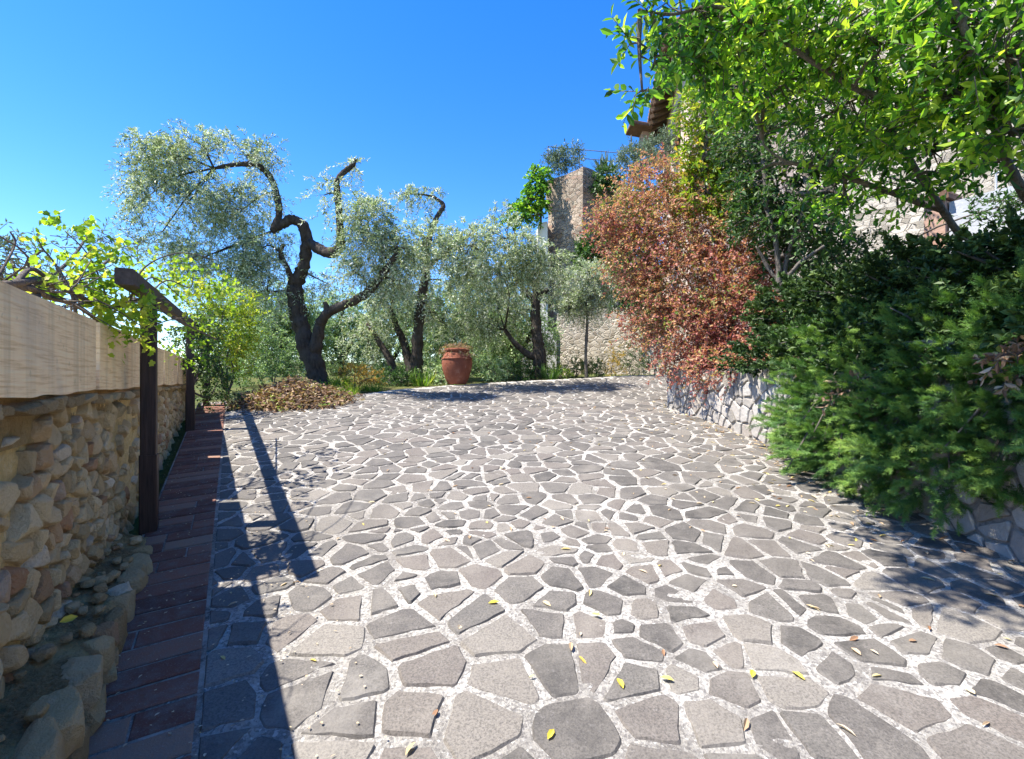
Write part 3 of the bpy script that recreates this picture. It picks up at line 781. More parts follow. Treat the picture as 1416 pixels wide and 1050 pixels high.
# ------------------------------------------------------------------ whitewashed panels on the wall
def panels():
    gaps = [1.40, 2.66, 3.92, 5.20, 6.44, 7.7]; names = ['paint-streaked whitewashed board panel nearest the drive entrance, with leaves over its top', 'whitewashed board panel right behind the first dark post', 'whitewashed board panel between the first and second dark post', 'whitewashed board panel behind the second dark post', 'last whitewashed board panel, beside the yellow shrub']
    for i in range(5):
        u0, u1 = gaps[i] / WU[1] + .042, gaps[i + 1] / WU[1] - .042
        n = 40; us = np.linspace(u0, u1, n); r = np.random.default_rng(20 + i)
        sag = .012 * np.sin(np.linspace(0, 3.1, n)) * r.uniform(-.5, 1) + .006 * (vnoise(np.stack([us, us, us], -1), 2.0, i) - .5)
        bot = 1.447 - .012 * np.sin(np.linspace(0, math.pi, n)) + .012 * (vnoise(np.stack([us, us * 0, us], -1), 5.0, i + 9) - .5)
        V = []
        for o_, zz, k in ((.048, bot, 0), (.050, None, 0), (.024, None, 0), (.022, bot, 0)):
            z = zz if zz is not None else 1.816 + sag
            V.append(wpos(us, o_ + .004 * (vnoise(np.stack([us, 0 * us, z], -1), 3, i) - .5), z))
        V = np.concatenate(V); a = np.arange(n - 1); Q = [np.stack([a + k * n, a + k * n + 1, a + ((k + 1) % 4) * n + 1, a + ((k + 1) % 4) * n], -1) for k in range(4)]
        Q += [np.array([[0, n, 2 * n, 3 * n]]), np.array([[n - 1, 4 * n - 1, 3 * n - 1, 2 * n - 1]])]
        o = mesh_np('fence_panel', V, Q, M['board']); recentre(o, V.mean(0)); tag(o, names[i], 'fence panel', 'whitewashed panels on the left wall')
panels()

# ------------------------------------------------------------------ trellis of posts and a beam
def trellis():
    root = thing('vine_trellis', 'dark brown wooden trellis frame of square posts and a long beam by the left wall', 'trellis', (-2.6, 3.46, .4))
    ax = np.array([[WN[0], WN[1], 0], [WU[0], WU[1], 0], [0, 0, 1]])
    def bevel_box(b, c, s, A, e=.006):
        c = np.asarray(c, float); h = np.array(s) / 2
        # octagonal cross-section in the two short axes
        k = int(np.argmax(s)); i, j = [q for q in range(3) if q != k]
        pr = [(h[i] - e, -h[j]), (h[i], -h[j] + e), (h[i], h[j] - e), (h[i] - e, h[j]), (-h[i] + e, h[j]), (-h[i], h[j] - e), (-h[i], -h[j] + e), (-h[i] + e, -h[j])]
        V = []
        for sg in (-1, 1):
            for a_, b_ in pr:
                v = np.zeros(3); v[k] = sg * h[k]; v[i] = a_; v[j] = b_; V.append(c + v @ A)
        q = np.arange(8); b.add(V, [np.stack([q, (q + 1) % 8, (q + 1) % 8 + 8, q + 8], -1), q[::-1][None], (q + 8)[None]])
    def beamz(y): return 2.065 + .047 * (y - 2.69)
    for y, cc in ((3.46, -.60), (6.55, -.585), (8.35, -.47)):
        x = cc + WD * y; g = float(gz(x, y)); zt = beamz(y) - .055
        p = MB(); bevel_box(p, (x, y, (g - .05 + zt) / 2), (.092, .092, zt - g + .05), ax); po = p.build('post', M['post'], root)
        s = MB(); bevel_box(s, (x, y, g + .26), (.104, .104, .56), ax)
        under(s.build('sleeve', M['post']), root).parent = po; 
    y0, y1 = 2.69, 9.6; A = np.array([-.60 + WD * y0, y0, beamz(y0)]); B = np.array([-.60 + WD * y1, y1, beamz(y1)])
    t = norm((B - A)[None])[0]; ax2 = np.array([ax[0], t, np.cross(ax[0], t)])
    p = MB(); bevel_box(p, (A + B) / 2, (.088, np.linalg.norm(B - A), .09), ax2); p.build('beam', M['beam'], root)
trellis()

# ------------------------------------------------------------------ white-clad retaining wall at the right
def right_wall():
    root = thing('retaining_wall', 'low curved retaining wall clad in white crazy stone below the red shrub', 'wall', (3.0, 6, .75))
    path = spline(WALL_PATH.astype(float), np.ones(len(WALL_PATH)), 10)[0]
    seg = np.linalg.norm(np.diff(path, axis=0), axis=1); arc = np.concatenate([[0], np.cumsum(seg)])
    tan = norm(np.gradient(path, axis=0)); nr = np.stack([-tan[:, 1], tan[:, 0]], -1)
    if nr[5][0] > 0: nr = -nr
    def mp(u, v, h):
        x = np.interp(u, arc, path[:, 0]); y = np.interp(u, arc, path[:, 1]); nx = np.interp(u, arc, nr[:, 0]); ny = np.interp(u, arc, nr[:, 1])
        return np.stack([x + nx * h, y + ny * h, v], -1)
    ztop = lambda u: 1.72 + .08 * np.sin(u * .9)
    us = np.linspace(0, arc[-1], 260); b = []
    zs = np.linspace(-.9, 1, 2)
    lo = mp(us, np.full(260, -.8), np.zeros(260)); hi = mp(us, ztop(us), np.zeros(260)); bk = mp(us, ztop(us) - .01, np.full(260, -.4)); bl = mp(us, np.full(260, -.8), np.full(260, -.4))
    V = np.concatenate([lo, hi, bk, bl]); i = np.arange(259)
    Q = [np.stack([i + k * 260, i + k * 260 + 1, i + ((k + 1) % 4) * 260 + 1, i + ((k + 1) % 4) * 260], -1) for k in range(4)]
    under(mesh_np('wall_body', V, Q, M['joint'], smooth=False), root)
    rnd = random.Random(11)
    def keep(u, v):
        y = float(np.interp(u, arc, path[:, 1])); return SLOPE * min(y, 12.3) - .15 < v < ztop(u) - .02
    sites = scatter_sites(2.5, arc[-1] - 2, -.5, 1.85, lambda u, v: .165, rnd, keep, 9000)
    po = [(p, r) for p, r in stone_polys(sites, rnd, .006, .011, .3, .004) if all(v < ztop(u) for u, v in p)]
    V, Fs, T = stones_mesh(po, mp, .024, -.01, rnd, .008)
    under(mesh_np('cladding', V, Fs, M['clad'], None, {'tint': T}), root)
right_wall()

# ------------------------------------------------------------------ bank and terraces behind it
def hillside():
    xs = np.unique(np.concatenate([np.arange(2.4, 9, .14), np.linspace(9, 45, 40)])); ys = np.unique(np.concatenate([np.arange(-5, 15, .16), np.linspace(15, 70, 60)]))
    X, Y = np.meshgrid(xs, ys)
    edge = np.interp(Y, WALL_PATH[:, 1], WALL_PATH[:, 0]) + .22
    d = X - edge
    d = np.where(Y > 9.0, np.minimum(d, (10.2 - Y) * .9 + (X - 5.5) * .35), d)      # the drive turns behind the corner
    up = 1.66 + .42 * np.clip(d, 0, 3.4) + .05 * np.clip(d - 3.4, 0, 30)
    far = sstep(0, .35, Y - 17.6) * (X > 1.2)
    up2 = 3.9 + .28 * np.clip(Y - 18, 0, 40) * sstep(1, 6, X)
    Z = np.where(d > 0, up, gz(X, Y) - .4)
    Z = np.where(Y > 17.4, gz(X, Y) - .4 + (up2 - gz(X, Y) + .4) * far, Z)
    n = fbm(np.stack([X, Y, 0 * X], -1).reshape(-1, 3), .9, 12, 4).reshape(X.shape) - .5
    Z = Z + n * .3 * sstep(.1, 1.0, d)
    nx = len(xs); i = np.arange(len(ys) - 1)[:, None] * nx + np.arange(nx - 1)[None]
    Q = np.stack([i, i + 1, i + nx + 1, i + nx], -1).reshape(-1, 4)
    tag(mesh_np('hillside', np.stack([X, Y, Z], -1).reshape(-1, 3), [Q], M['bank'], smooth=True), kind='structure')
hillside()
def bankz(x, y):
    d = x - (np.interp(y, WALL_PATH[:, 1], WALL_PATH[:, 0]) + .22)
    return 1.66 + .42 * np.clip(d, 0, 3.4)

# ------------------------------------------------------------------ olives
OM = 2.0
def BO(px, py, d, rx, ry, n): return B(px, py, d, rx, ry, int(n * OM))
def B(px, py, d, rx, ry, n, rz=None):
    k = d / F
    return (P(px, py, d), (rx * k, (rz if rz else .8 * (rx + ry) / 2 * k), ry * k), n)
def LIMB(pts, rad):
    rad = np.interp(np.linspace(0, 1, len(pts)), np.linspace(0, 1, len(rad)), rad)
    return (np.array([P(*p) for p in pts]), rad)
OL = dict(k=16, tl=.32, L=.070, W=.021, droop=.55, spread=.95, up=.0, tint_var=.30)

D1 = 10.2
tree('olive_tree', 'big old olive with a black twisted trunk and a hooked limb beside the leaf heap', 'tree', P(445, 548, D1) ,
     [LIMB([(446, 556, D1), (440, 520, D1), (424, 478, D1), (414, 440, D1), (408, 400, D1), (420, 368, D1), (424, 335, D1 - .05), (420, 314, D1 - .1), (404, 304, D1 - .2), (388, 312, D1 - .3), (376, 320, D1 - .4)], [0.266, 0.199, 0.174, 0.162, 0.155, 0.122, 0.111, 0.111, 0.100, 0.085, 0.063]),
      LIMB([(434, 490, D1), (440, 462, D1 - .1), (447, 440, D1 - .2), (470, 424, D1 - .5), (505, 408, D1 - .8), (530, 378, D1 - 1.0), (548, 352, D1 - 1.2)], [0.148, 0.118, 0.096, 0.088, 0.081, 0.067, 0.044]),
      LIMB([(424, 332, D1), (442, 345, D1 - .2), (460, 349, D1 - .5), (471, 338, D1 - .6), (469, 300, D1 - .7), (466, 255, D1 - .8), (474, 240, D1 - .8), (486, 230, D1 - .8), (492, 220, D1 - .8)], [0.088, 0.111, 0.111, 0.074, 0.059, 0.055, 0.048, 0.037]),
      LIMB([(378, 318, D1 - .4), (386, 292, D1 - .3), (376, 250, D1 - .2), (356, 229, D1 - .3), (326, 228, D1 - .4), (296, 233, D1 - .5)], [0.067, 0.067, 0.063, 0.059, 0.044, 0.030]),
      LIMB([(410, 405, D1), (398, 372, D1 - .2), (388, 350, D1 - .3), (392, 338, D1 - .35)], [0.074, 0.051, 0.044, 0.037]),
      LIMB([(446, 442, D1 - .2), (452, 428, D1 - .3), (449, 418, D1 - .3)], [0.067, 0.059, 0.037])],
     [BO(290, 215, 9.9, 80, 28, 200), BO(235, 230, 9.7, 50, 36, 150), BO(205, 205, 9.6, 28, 22, 40), BO(340, 215, 9.9, 45, 26, 120), BO(260, 280, 9.9, 75, 42, 260), BO(335, 290, 9.9, 55, 50, 260),
      BO(225, 320, 9.8, 45, 35, 110), BO(300, 350, 9.9, 60, 40, 200), BO(360, 345, 10, 45, 45, 200), BO(370, 395, 10, 40, 45, 150), BO(250, 370, 10, 55, 32, 110), BO(200, 275, 9.7, 25, 45, 70),
      BO(448, 270, 9.2, 18, 34, 24), BO(486, 232, 9.4, 14, 10, 14), BO(470, 250, 9.4, 10, 16, 12), BO(520, 300, 9.2, 26, 26, 50), BO(500, 300, 9.0, 32, 34, 70), BO(505, 335, 9.1, 32, 32, 100), BO(545, 345, 9.1, 30, 30, 100), BO(452, 392, 10.4, 22, 24, 30), BO(492, 378, 9.4, 28, 16, 50), BO(540, 392, 9.4, 26, 28, 70)],
     M['olive'], M['olive_bark'], dict(OL, seed=11, clump=.40, freq=2.3), 'olive trees along the terrace edge', reach=5, twr=.0035, limb_r=.02)

D2 = 12.2
tree('olive_tree', 'olive with a slim upright trunk and leaning side stems left of the terracotta jar', 'tree', P(575, 528, D2),
     [LIMB([(574, 536, D2), (576, 500, D2), (578, 460, D2), (583, 415, D2), (590, 370, D2), (594, 328, D2), (606, 297, D2), (613, 284, D2), (600, 272, D2)], [0.198, 0.153, 0.135, 0.117, 0.090, 0.072, 0.063, 0.050, 0.036]),
      LIMB([(570, 530, D2), (560, 480, D2 + .2), (548, 450, D2 + .3), (540, 425, D2 + .4)], [0.126, 0.099, 0.081, 0.054]),
      LIMB([(550, 528, D2 - .2), (540, 500, D2 - .2), (522, 470, D2 - .1), (508, 448, D2)], [0.090, 0.090, 0.072, 0.045]),
      LIMB([(590, 370, D2), (620, 345, D2), (655, 322, D2 + .1)], [0.063, 0.054, 0.036])],
     [BO(582, 272, 12.2, 30, 12, 34), BO(560, 268, 12.1, 14, 10, 14), BO(590, 330, 10.2, 45, 28, 80), BO(620, 350, 10.3, 50, 34, 105), BO(570, 370, 12.3, 50, 34, 170), BO(620, 395, 12.3, 50, 38, 170), BO(560, 415, 12.4, 46, 34, 140),
      BO(525, 425, 12.2, 38, 40, 110), BO(650, 340, 10.0, 34, 34, 62), BO(610, 445, 13.0, 40, 26, 90), BO(510, 470, 12.4, 34, 30, 70)],
     M['olive'], M['olive_bark'], dict(OL, seed=12, clump=.36, L=.078, W=.024), 'olive trees along the terrace edge', reach=5, twr=.004, limb_r=.02)

D3 = 13.0
tree('olive_tree', 'olive with a forked grey-black trunk to the right of the terracotta jar', 'tree', P(745, 524, D3),
     [LIMB([(744, 532, D3), (746, 500, D3), (743, 465, D3), (740, 430, D3), (742, 400, D3), (735, 375, D3)], [0.216, 0.171, 0.144, 0.126, 0.108, 0.081]),
      LIMB([(741, 408, D3), (756, 402, D3), (775, 392, D3), (789, 378, D3 - .1)], [0.081, 0.068, 0.054, 0.036]),
      LIMB([(741, 494, D3), (728, 489, D3 - .1), (712, 475, D3 - .2), (698, 456, D3 - .2)], [0.099, 0.086, 0.072, 0.045]),
      LIMB([(742, 420, D3), (720, 395, D3), (705, 370, D3 + .1)], [0.081, 0.063, 0.045])],
     [BO(700, 330, 10.2, 45, 26, 74), BO(725, 350, 10.4, 45, 30, 99), BO(690, 375, 10.6, 55, 34, 124), BO(745, 365, 10.8, 38, 26, 74), BO(765, 395, 13.2, 30, 25, 80), BO(705, 405, 13.4, 44, 30, 130), BO(675, 425, 13, 46, 36, 150),
      BO(660, 385, 13.2, 40, 34, 120), BO(680, 455, 13.7, 34, 28, 80), BO(690, 300, 13, 22, 20, 22), BO(640, 430, 13.3, 36, 40, 110)],
     M['olive'], M['olive_bark'], dict(OL, seed=13, clump=.35, L=.082, W=.025), 'olive trees along the terrace edge', reach=5, twr=.004, limb_r=.02)

D4 = 12.9
tree('young_olive_tree', 'young olive standard with a pole-thin straight stem and a round crown before the garden wall', 'tree', P(811, 523, D4),
     [LIMB([(811, 528, D4), (810, 490, D4), (812, 450, D4), (812, 415, D4)], [.045, .04, .038, .03])],
     [BO(813, 385, D4, 28, 22, 150), BO(796, 405, D4, 22, 22, 110), BO(830, 402, D4, 22, 24, 120), BO(812, 420, D4, 30, 18, 120), BO(786, 425, D4 - .1, 12, 20, 30)],
     M['olive'], M['grey_bark'], dict(OL, seed=14, clump=.25, L=.07, W=.017, droop=.35), None, reach=4, twr=.005, limb_r=.015)

# grove behind: one tree per trunk
far = [(330, 440, 15.5, 'grove olive behind the yellow shrub, low and grey-green'), (395, 445, 14.5, 'grove olive right behind the big black trunk'), (470, 455, 16.5, 'grove olive between the big trunk and the leaning stems'),
       (540, 450, 17.5, 'grove olive seen through the leaning side stems'), (610, 445, 16.0, 'grove olive straight behind the terracotta jar'), (668, 450, 17.0, 'grove olive in the gap right of the jar'), (712, 455, 15.5, 'grove olive with drooping sprays before the stucco wall')]
for i, (px, py, d, lab) in enumerate(far):
    k = d / F
    tree('grove_tree', lab, 'tree', P(px, 530, d),
         [LIMB([(px + 4, 545, d), (px + 2, 505, d), (px - 6, 470, d), (px + 4, 430, d)], [.15, .11, .10, .05]), LIMB([(px + 2, 500, d), (px + 18, 470, d), (px + 30, 440, d)], [.08, .07, .04])],
         [BO(px, py - 25, d, 42, 30, 150), BO(px - 26, py + 12, d - .3, 34, 32, 130), BO(px + 26, py + 10, d + .2, 34, 32, 130), BO(px, py + 42, d, 44, 26, 110), BO(px - 10, py + 70, d - .5, 36, 18, 60)],
         M['olive_far'], M['olive_bark'], dict(OL, seed=30 + i, k=12, L=.11, W=.036, clump=.22, tint_bias=-.02), 'grove olives beyond the terrace', reach=8, twr=.007)

# ------------------------------------------------------------------ other shrubs
def shrub(name, label, cat, base, mat, blobs, stems=None, bark=None, group=None, part='foliage', **kw):
    root = thing(name, label, cat, base, group)
    o, C, end = foliage(part, mat, blobs, root=root, **kw)
    b = MB(); base = np.asarray(base, float)
    r = np.random.default_rng(kw.get('seed', 1) + 77)
    for pts, rad in (stems or []): b.tube(pts, rad, 7, True, smooth_n=5, lump=.12)
    for (c, rad, n) in blobs:
        c = np.asarray(c, float); a = base + r.normal(size=3) * np.array([.006, .006, 0])
        b.tube(np.array([a, (a + c) / 2 + r.normal(size=3) * .08, c]), [.018, .014, .008], 5, True, smooth_n=3)
    V, Fq = twigs_tubes(C, end, .0035, .0015); b.add(V, Fq)
    b.build('stems', bark or M['grey_bark'], root, smooth=True)
    return root

shrub('yellow_shrub', 'bright yellow-green shrub glowing in the sun behind the trellis posts', 'shrub', P(315, 545, 8.9), M['yellow_shrub'],
      [B(310, 425, 8.8, 38, 30, 190), B(285, 440, 8.7, 30, 34, 130), B(330, 455, 8.9, 26, 36, 150), B(305, 470, 8.8, 38, 34, 170), B(320, 500, 8.9, 30, 24, 90), B(275, 410, 8.6, 22, 22, 60)],
      k=9, tl=.20, L=.055, W=.03, droop=.1, up=.25, clump=.3, freq=3, seed=41)
shrub('wall_creeper', 'dark tangled creeper hanging over the far end of the rubble wall', 'creeper', P(262, 540, 7.2), M['ivy'],
      [B(262, 480, 7.2, 22, 34, 110), B(285, 500, 7.6, 22, 30, 110), B(300, 530, 8.0, 26, 26, 110), B(275, 455, 7.4, 24, 26, 70)], bark=M['vine_bark'], k=8, tl=.18, L=.05, W=.03, droop=.3, clump=.25, seed=45, tint_bias=.05)
shrub('dark_green_shrub', 'bushy green shrub behind the leaf heap, left of the big olive trunk', 'shrub', P(378, 545, 11.5), M['olive_far'],
      [B(375, 470, 11.5, 38, 40, 200), B(395, 500, 11.4, 30, 28, 100), B(350, 500, 11.3, 30, 28, 100)], k=10, tl=.25, L=.07, W=.03, droop=.2, clump=.25, seed=42, tint_bias=-.2)
shrub('orange_shrub', 'small shrub of yellow and orange leaves at the foot of the leaning olive stems', 'shrub', P(492, 540, 10.9), M['orange_shrub'],
      [B(490, 520, 10.9, 26, 14, 150), B(515, 523, 11.0, 16, 10, 60)], k=8, tl=.14, L=.045, W=.022, droop=.1, up=.3, seed=43)
for i, (px, py, d, rx, ry, lab, mt) in enumerate([
    (470, 538, 9.9, 20, 9, 'bright green ground shrub at the foot of the big olive trunk', 'lime'),
    (545, 523, 11.6, 32, 13, 'leafy green border shrub under the slim olive', 'ivy'),
    (605, 518, 11.9, 20, 16, 'green border shrub just left of the terracotta jar', 'olive_far'),
    (675, 510, 12.2, 28, 18, 'pale green border shrub right of the terracotta jar', 'olive_far'),
    (716, 516, 12.6, 24, 12, 'dark green border shrub left of the forked olive trunk', 'ivy'),
    (768, 518, 12.9, 20, 9, 'low green border shrub right of the forked olive trunk', 'grass'),
    (795, 508, 13.4, 18, 14, 'brownish dark bush at the foot of the thin-stemmed olive', 'ivy'),
    (826, 508, 13.6, 12, 16, 'dark green clipped bush right of the thin olive stem', 'ivy'),
    (848, 500, 14.2, 11, 24, 'tawny dried bush against the garden wall', 'orange_shrub'),
    (875, 498, 14.6, 20, 26, 'blackish green bush where the drive turns by the garden wall', 'cypress')]):
    shrub('border_shrub', lab, 'shrub', P(px, py + ry, d), M[mt], [B(px, py, d, rx, ry, int(3.2 * rx)), B(px + rx * .4, py + ry * .3, d - .1, rx * .7, ry * .7, int(1.8 * rx))],
          group='shrubs along the far border', k=9, tl=.17, L=.065, W=.028, droop=.12, up=.3, seed=60 + i)

def tuft(name, label, base, n, h, w, mat, lean=.5, seed=1, spread=.25, cat='plant', group=None):
    r = np.random.default_rng(seed); a = r.random(n) * 6.283; q = np.sqrt(r.random(n)) * spread
    p = np.asarray(base, float) + np.stack([np.cos(a) * q, np.sin(a) * q, 0 * a], -1)
    d = norm(np.stack([np.cos(a) * lean * r.random(n) + r.normal(size=n) * .12, np.sin(a) * lean * r.random(n) + r.normal(size=n) * .12, np.ones(n)], -1))
    nn = np.stack([np.cos(a), np.sin(a), 0 * a + .2], -1)
    V, Fc, T = leaf_cloud(p, d, nn, h * r.uniform(.6, 1.2, n), np.full(n, w), r.random(n), T_BLADE)
    o = mesh_np(name, V, Fc, mat, None, {'tint': T}); recentre(o, base); return tag(o, label, cat, group)
tuft('iris_clump', 'clump of sword-leaved iris at the drive edge left of the jar', P(583, 534, 11.3), 60, .42, .03, M['grass'], .5, 3, .22)
tuft('grass_tuft', 'sunlit green grass tuft between the leaf heap and the drive', P(472, 548, 9.5), 260, .26, .012, M['grass'], .9, 4, .3)
tuft('grass_tuft', 'grass tuft at the drive edge under the orange shrub', P(515, 541, 10.4), 160, .20, .012, M['grass'], .9, 5, .3)
tuft('iris_clump', 'dark clump of strap leaves right of the forked olive trunk', P(760, 524, 12.5), 50, .40, .03, M['ivy'], .6, 6, .2)

# the heap of prunings and dead leaves
def heap():
    c = np.array([-3.85, 8.75]); root = thing('leaf_heap', 'brown heap of dead leaves and prunings at the end of the brick path', 'heap', (c[0], c[1], gz(*c)))
    n = 60; r_ = np.linspace(0, 1, 24); th = np.linspace(0, 2 * math.pi, n, endpoint=False)
    R_, TH = np.meshgrid(r_, th, indexing='ij'); X = c[0] + R_ * np.cos(TH) * .84 + (TH * 0); Y = c[1] + R_ * np.sin(TH) * .75
    prof = (1 - R_ ** 1.2) * .27 * (1 + .5 * (-np.cos(TH)) * R_)
    nz = fbm(np.stack([X, Y, 0 * X], -1).reshape(-1, 3), 4, 3, 4).reshape(X.shape) - .5
    Z = gz(X, Y) - .02 + prof + nz * .34 * (1 - R_ ** 3)
    V = np.stack([X, Y, Z], -1).reshape(-1, 3); i = np.arange(23)[:, None] * n; j = np.arange(n)[None]; j2 = (j + 1) % n
    Q = np.stack([i + j, i + n + j, i + n + j2, i + j2], -1).reshape(-1, 4)
    under(mesh_np('heap_core', V, [Q], M['bank'], smooth=True), root)
    r = np.random.default_rng(8); m = 5200; rr = np.sqrt(r.random(m)) * (1.03 + .35 * r.random(m) ** 4); t = r.random(m) * 6.283
    x = c[0] + rr * np.cos(t) * .88; y = c[1] + rr * np.sin(t) * .8
    pr = (1 - np.minimum(rr, 1) ** 1.2) * .27 * (1 + .5 * (-np.cos(t)) * rr)
    nz = fbm(np.stack([x, y, 0 * x], -1), 4, 3, 4) - .5
    z = gz(x, y) + pr + nz * .34 * (1 - np.minimum(rr, 1) ** 3) + r.random(m) ** 2 * .14
    V, Fc, T = leaf_cloud(np.stack([x, y, z], -1), r.normal(size=(m, 3)) * np.array([1, 1, .45]), norm(r.normal(size=(m, 3)) + np.array([0, 0, .8])), r.uniform(.05, .11, m), r.uniform(.025, .05, m), r.random(m), T_LEAF)
    under(mesh_np('leaves', V, Fc, M['dry'], None, {'tint': T}), root)
    b = MB()
    for q in range(120):
        k = int(r.integers(m)); p = np.array([x[k], y[k], z[k] + .02]); d = norm((r.normal(size=3) * np.array([1, 1, .3]))[None])[0]; ln = r.uniform(.2, .7)
        b.tube(np.array([p - d * ln / 2, p + r.normal(size=3) * .03, p + d * ln / 2]), [.006, .005, .003], 4, True)
    b.build('sticks', M['dead_stem'], root)
heap()

# terracotta jar and its plant
def jar():
    base = P(632, 531, 11.15); base[2] = float(gz(base[0], base[1])) + .0
    base = np.array([base[0], 11.15, base[2]])
    root = thing('terracotta_jar', 'large round terracotta jar standing at the far edge of the drive', 'jar', base)
    def lathe(pr, n=40):
        pr = np.array(pr); a = np.arange(n) / n * 6.2832
        V = np.concatenate([np.stack([r * np.cos(a), r * np.sin(a), 0 * a + z], -1) for r, z in pr]) + base
        i = np.arange(len(pr) - 1)[:, None] * n; j = np.arange(n)[None]; j2 = (j + 1) % n
        return V, [np.stack([i + j, i + j2, i + n + j2, i + n + j], -1).reshape(-1, 4)]
    s = .74
    V, Fq = lathe([(0.01, .0), (.20, 0), (.215, .02), (.27, .14), (.325, .32), (.345, .46), (.335, .58), (.29, .68), (.245, .73), (.235, .745)])
    under(mesh_np('body', V * 1.0, Fq, M['terracotta'], smooth=True), root)
    V, Fq = lathe([(.236, .735), (.275, .75), (.285, .775), (.275, .80), (.24, .81), (.215, .80), (.205, .70), (.20, .66)])
    under(mesh_np('rim', V, Fq, M['terracotta'], smooth=True), root)
    V, Fq = lathe([(.338, .555), (.352, .565), (.352, .585), (.334, .598)]); under(mesh_np('band', V, Fq, M['terracotta'], smooth=True), root)
    V, Fq = lathe([(.0, .72), (.1, .725), (.203, .71)]); under(mesh_np('soil', V, Fq, M['bank']), root)
    pb = base + np.array([0, 0, .735])
    r = thing('jar_plant', 'straggly half dried plant spilling over the rim of the terracotta jar', 'plant', pb)
    foliage('foliage', M['dry'], [(pb + np.array([0, 0, .06]), (.25, .25, .10), 130), (pb + np.array([-.18, -.1, -.02]), (.14, .12, .12), 40), (pb + np.array([.2, -.08, -.02]), (.12, .12, .12), 40)], k=7, tl=.14, L=.045, W=.014, droop=.5, up=.25, seed=71, root=r, tint_bias=.1)
    n = 90; g = np.random.default_rng(5); a = g.random(n) * 6.28
    V, Fc, T = leaf_cloud(pb + np.stack([np.cos(a) * .12 * g.random(n), np.sin(a) * .12 * g.random(n), 0 * a], -1), norm(np.stack([np.cos(a) * .6, np.sin(a) * .6, .6 + g.random(n)], -1)), np.stack([np.cos(a), np.sin(a), 0 * a], -1), g.uniform(.12, .28, n), np.full(n, .012), g.random(n), T_BLADE)
    under(mesh_np('stalks', V, Fc, M['dry'], None, {'tint': T}), r)
jar()

# ------------------------------------------------------------------ vine on the trellis
def vine():
    root = thing('grapevine', 'yellow-green vine sprawling over the trellis beam and the whitewashed boards', 'vine', (-2.7, 3.2, 1.8))
    b = MB(); r = np.random.default_rng(21)
    canes = [[(-40, 400, 1.75), (20, 392, 1.95), (60, 388, 2.25), (100, 405, 2.6), (150, 425, 3.0), (200, 415, 3.35), (240, 440, 4.2), (300, 470, 6)],
             [(-30, 405, 1.8), (35, 398, 2.05), (70, 412, 2.3), (110, 425, 2.6), (150, 455, 3.0), (165, 460, 3.15)],
             [(20, 392, 1.95), (45, 372, 2.15), (75, 392, 2.35), (88, 382, 2.45)],
             [(100, 405, 2.6), (104, 430, 2.6), (100, 442, 2.58)], [(52, 408, 2.15), (56, 420, 2.1)],
             [(150, 425, 3.0), (140, 390, 2.95), (120, 350, 2.9), (90, 320, 2.85)], [(180, 415, 3.1), (200, 370, 3.2), (250, 350, 3.5), (300, 360, 4)],
             [(110, 420, 2.6), (80, 370, 2.6), (60, 345, 2.55), (52, 330, 2.5)], [(-10, 395, 1.9), (20, 340, 2.1), (14, 320, 2.1)],
             [(200, 415, 3.3), (230, 388, 3.6), (262, 398, 3.9), (268, 380, 3.9)], [(150, 440, 2.95), (190, 400, 3.1), (215, 385, 3.2), (260, 420, 3.6)]]
    for i, c in enumerate(canes):
        pts = np.array([P(*p) for p in c]); R0 = .017 if i < 2 else (.012 if i in (2, 3, 4) else .006)
        b.tube(pts, np.linspace(R0, R0 * .5, len(pts)), 7, True, smooth_n=6, lump=.3)
    # a tangle of thin dead canes
    for q in range(70):
        px, d = r.uniform(-20, 215), 0; d = 1.9 + max(px, 0) / 190 * 1.4 + r.uniform(-.1, .3); py = 392 + px * .22 + r.normal() * 10 - 5
        p = P(px, py, d); v = norm(r.normal(size=(1, 3)) * np.array([1, 1, .6]))[0]
        b.tube(np.array([p, p + v * .12 + r.normal(size=3) * .03, p + v * .26 + r.normal(size=3) * .06]), [.005, .004, .002], 4, True, smooth_n=3)
    b.build('canes', M['vine_bark'], root, smooth=True)
    bl = [B(115, 350, 2.9, 42, 24, 34, .3), B(88, 322, 2.85, 22, 12, 12, .2), B(140, 385, 2.95, 44, 28, 64, .25), B(100, 390, 2.7, 36, 20, 32, .2), B(225, 372, 4.2, 36, 22, 36, .3), B(270, 378, 4.6, 34, 18, 24, .3), B(185, 445, 3.12, 26, 16, 34, .12),
          B(160, 425, 2.85, 34, 18, 44, .12), B(125, 412, 2.75, 34, 10, 22, .12), B(25, 375, 2.15, 28, 16, 12, .2), B(310, 405, 5.2, 26, 20, 22, .3), B(60, 382, 2.4, 24, 12, 14, .2), B(262, 470, 5.6, 14, 34, 40, .25), B(205, 395, 3.7, 24, 14, 14, .2)]
    foliage('leaves', M['vine'], bl, k=5, tl=.15, L=.034, W=.032, tmpl=T_VINE, droop=.3, spread=1.0, up=.2, seed=22, root=root, tint_var=.28, drop=lambda p: (np.abs(p[:, 1] - 2.60) < .15) & (p[:, 0] < -2.0))
vine()

# a wispy grey-leaved creeper at the very left
shrub('wispy_shrub', 'pale wispy shrub behind the near end of the whitewashed boards', 'shrub', P(20, 420, 3.4), M['agave'],
      [B(15, 360, 3.4, 36, 22, 34), B(60, 345, 3.6, 30, 20, 20), B(-30, 355, 3.3, 30, 22, 30), B(125, 320, 4.2, 22, 12, 8), B(165, 340, 4.5, 36, 20, 22)], tint_bias=.3, k=8, tl=.2, L=.045, W=.016, droop=.3, up=.2, seed=24)

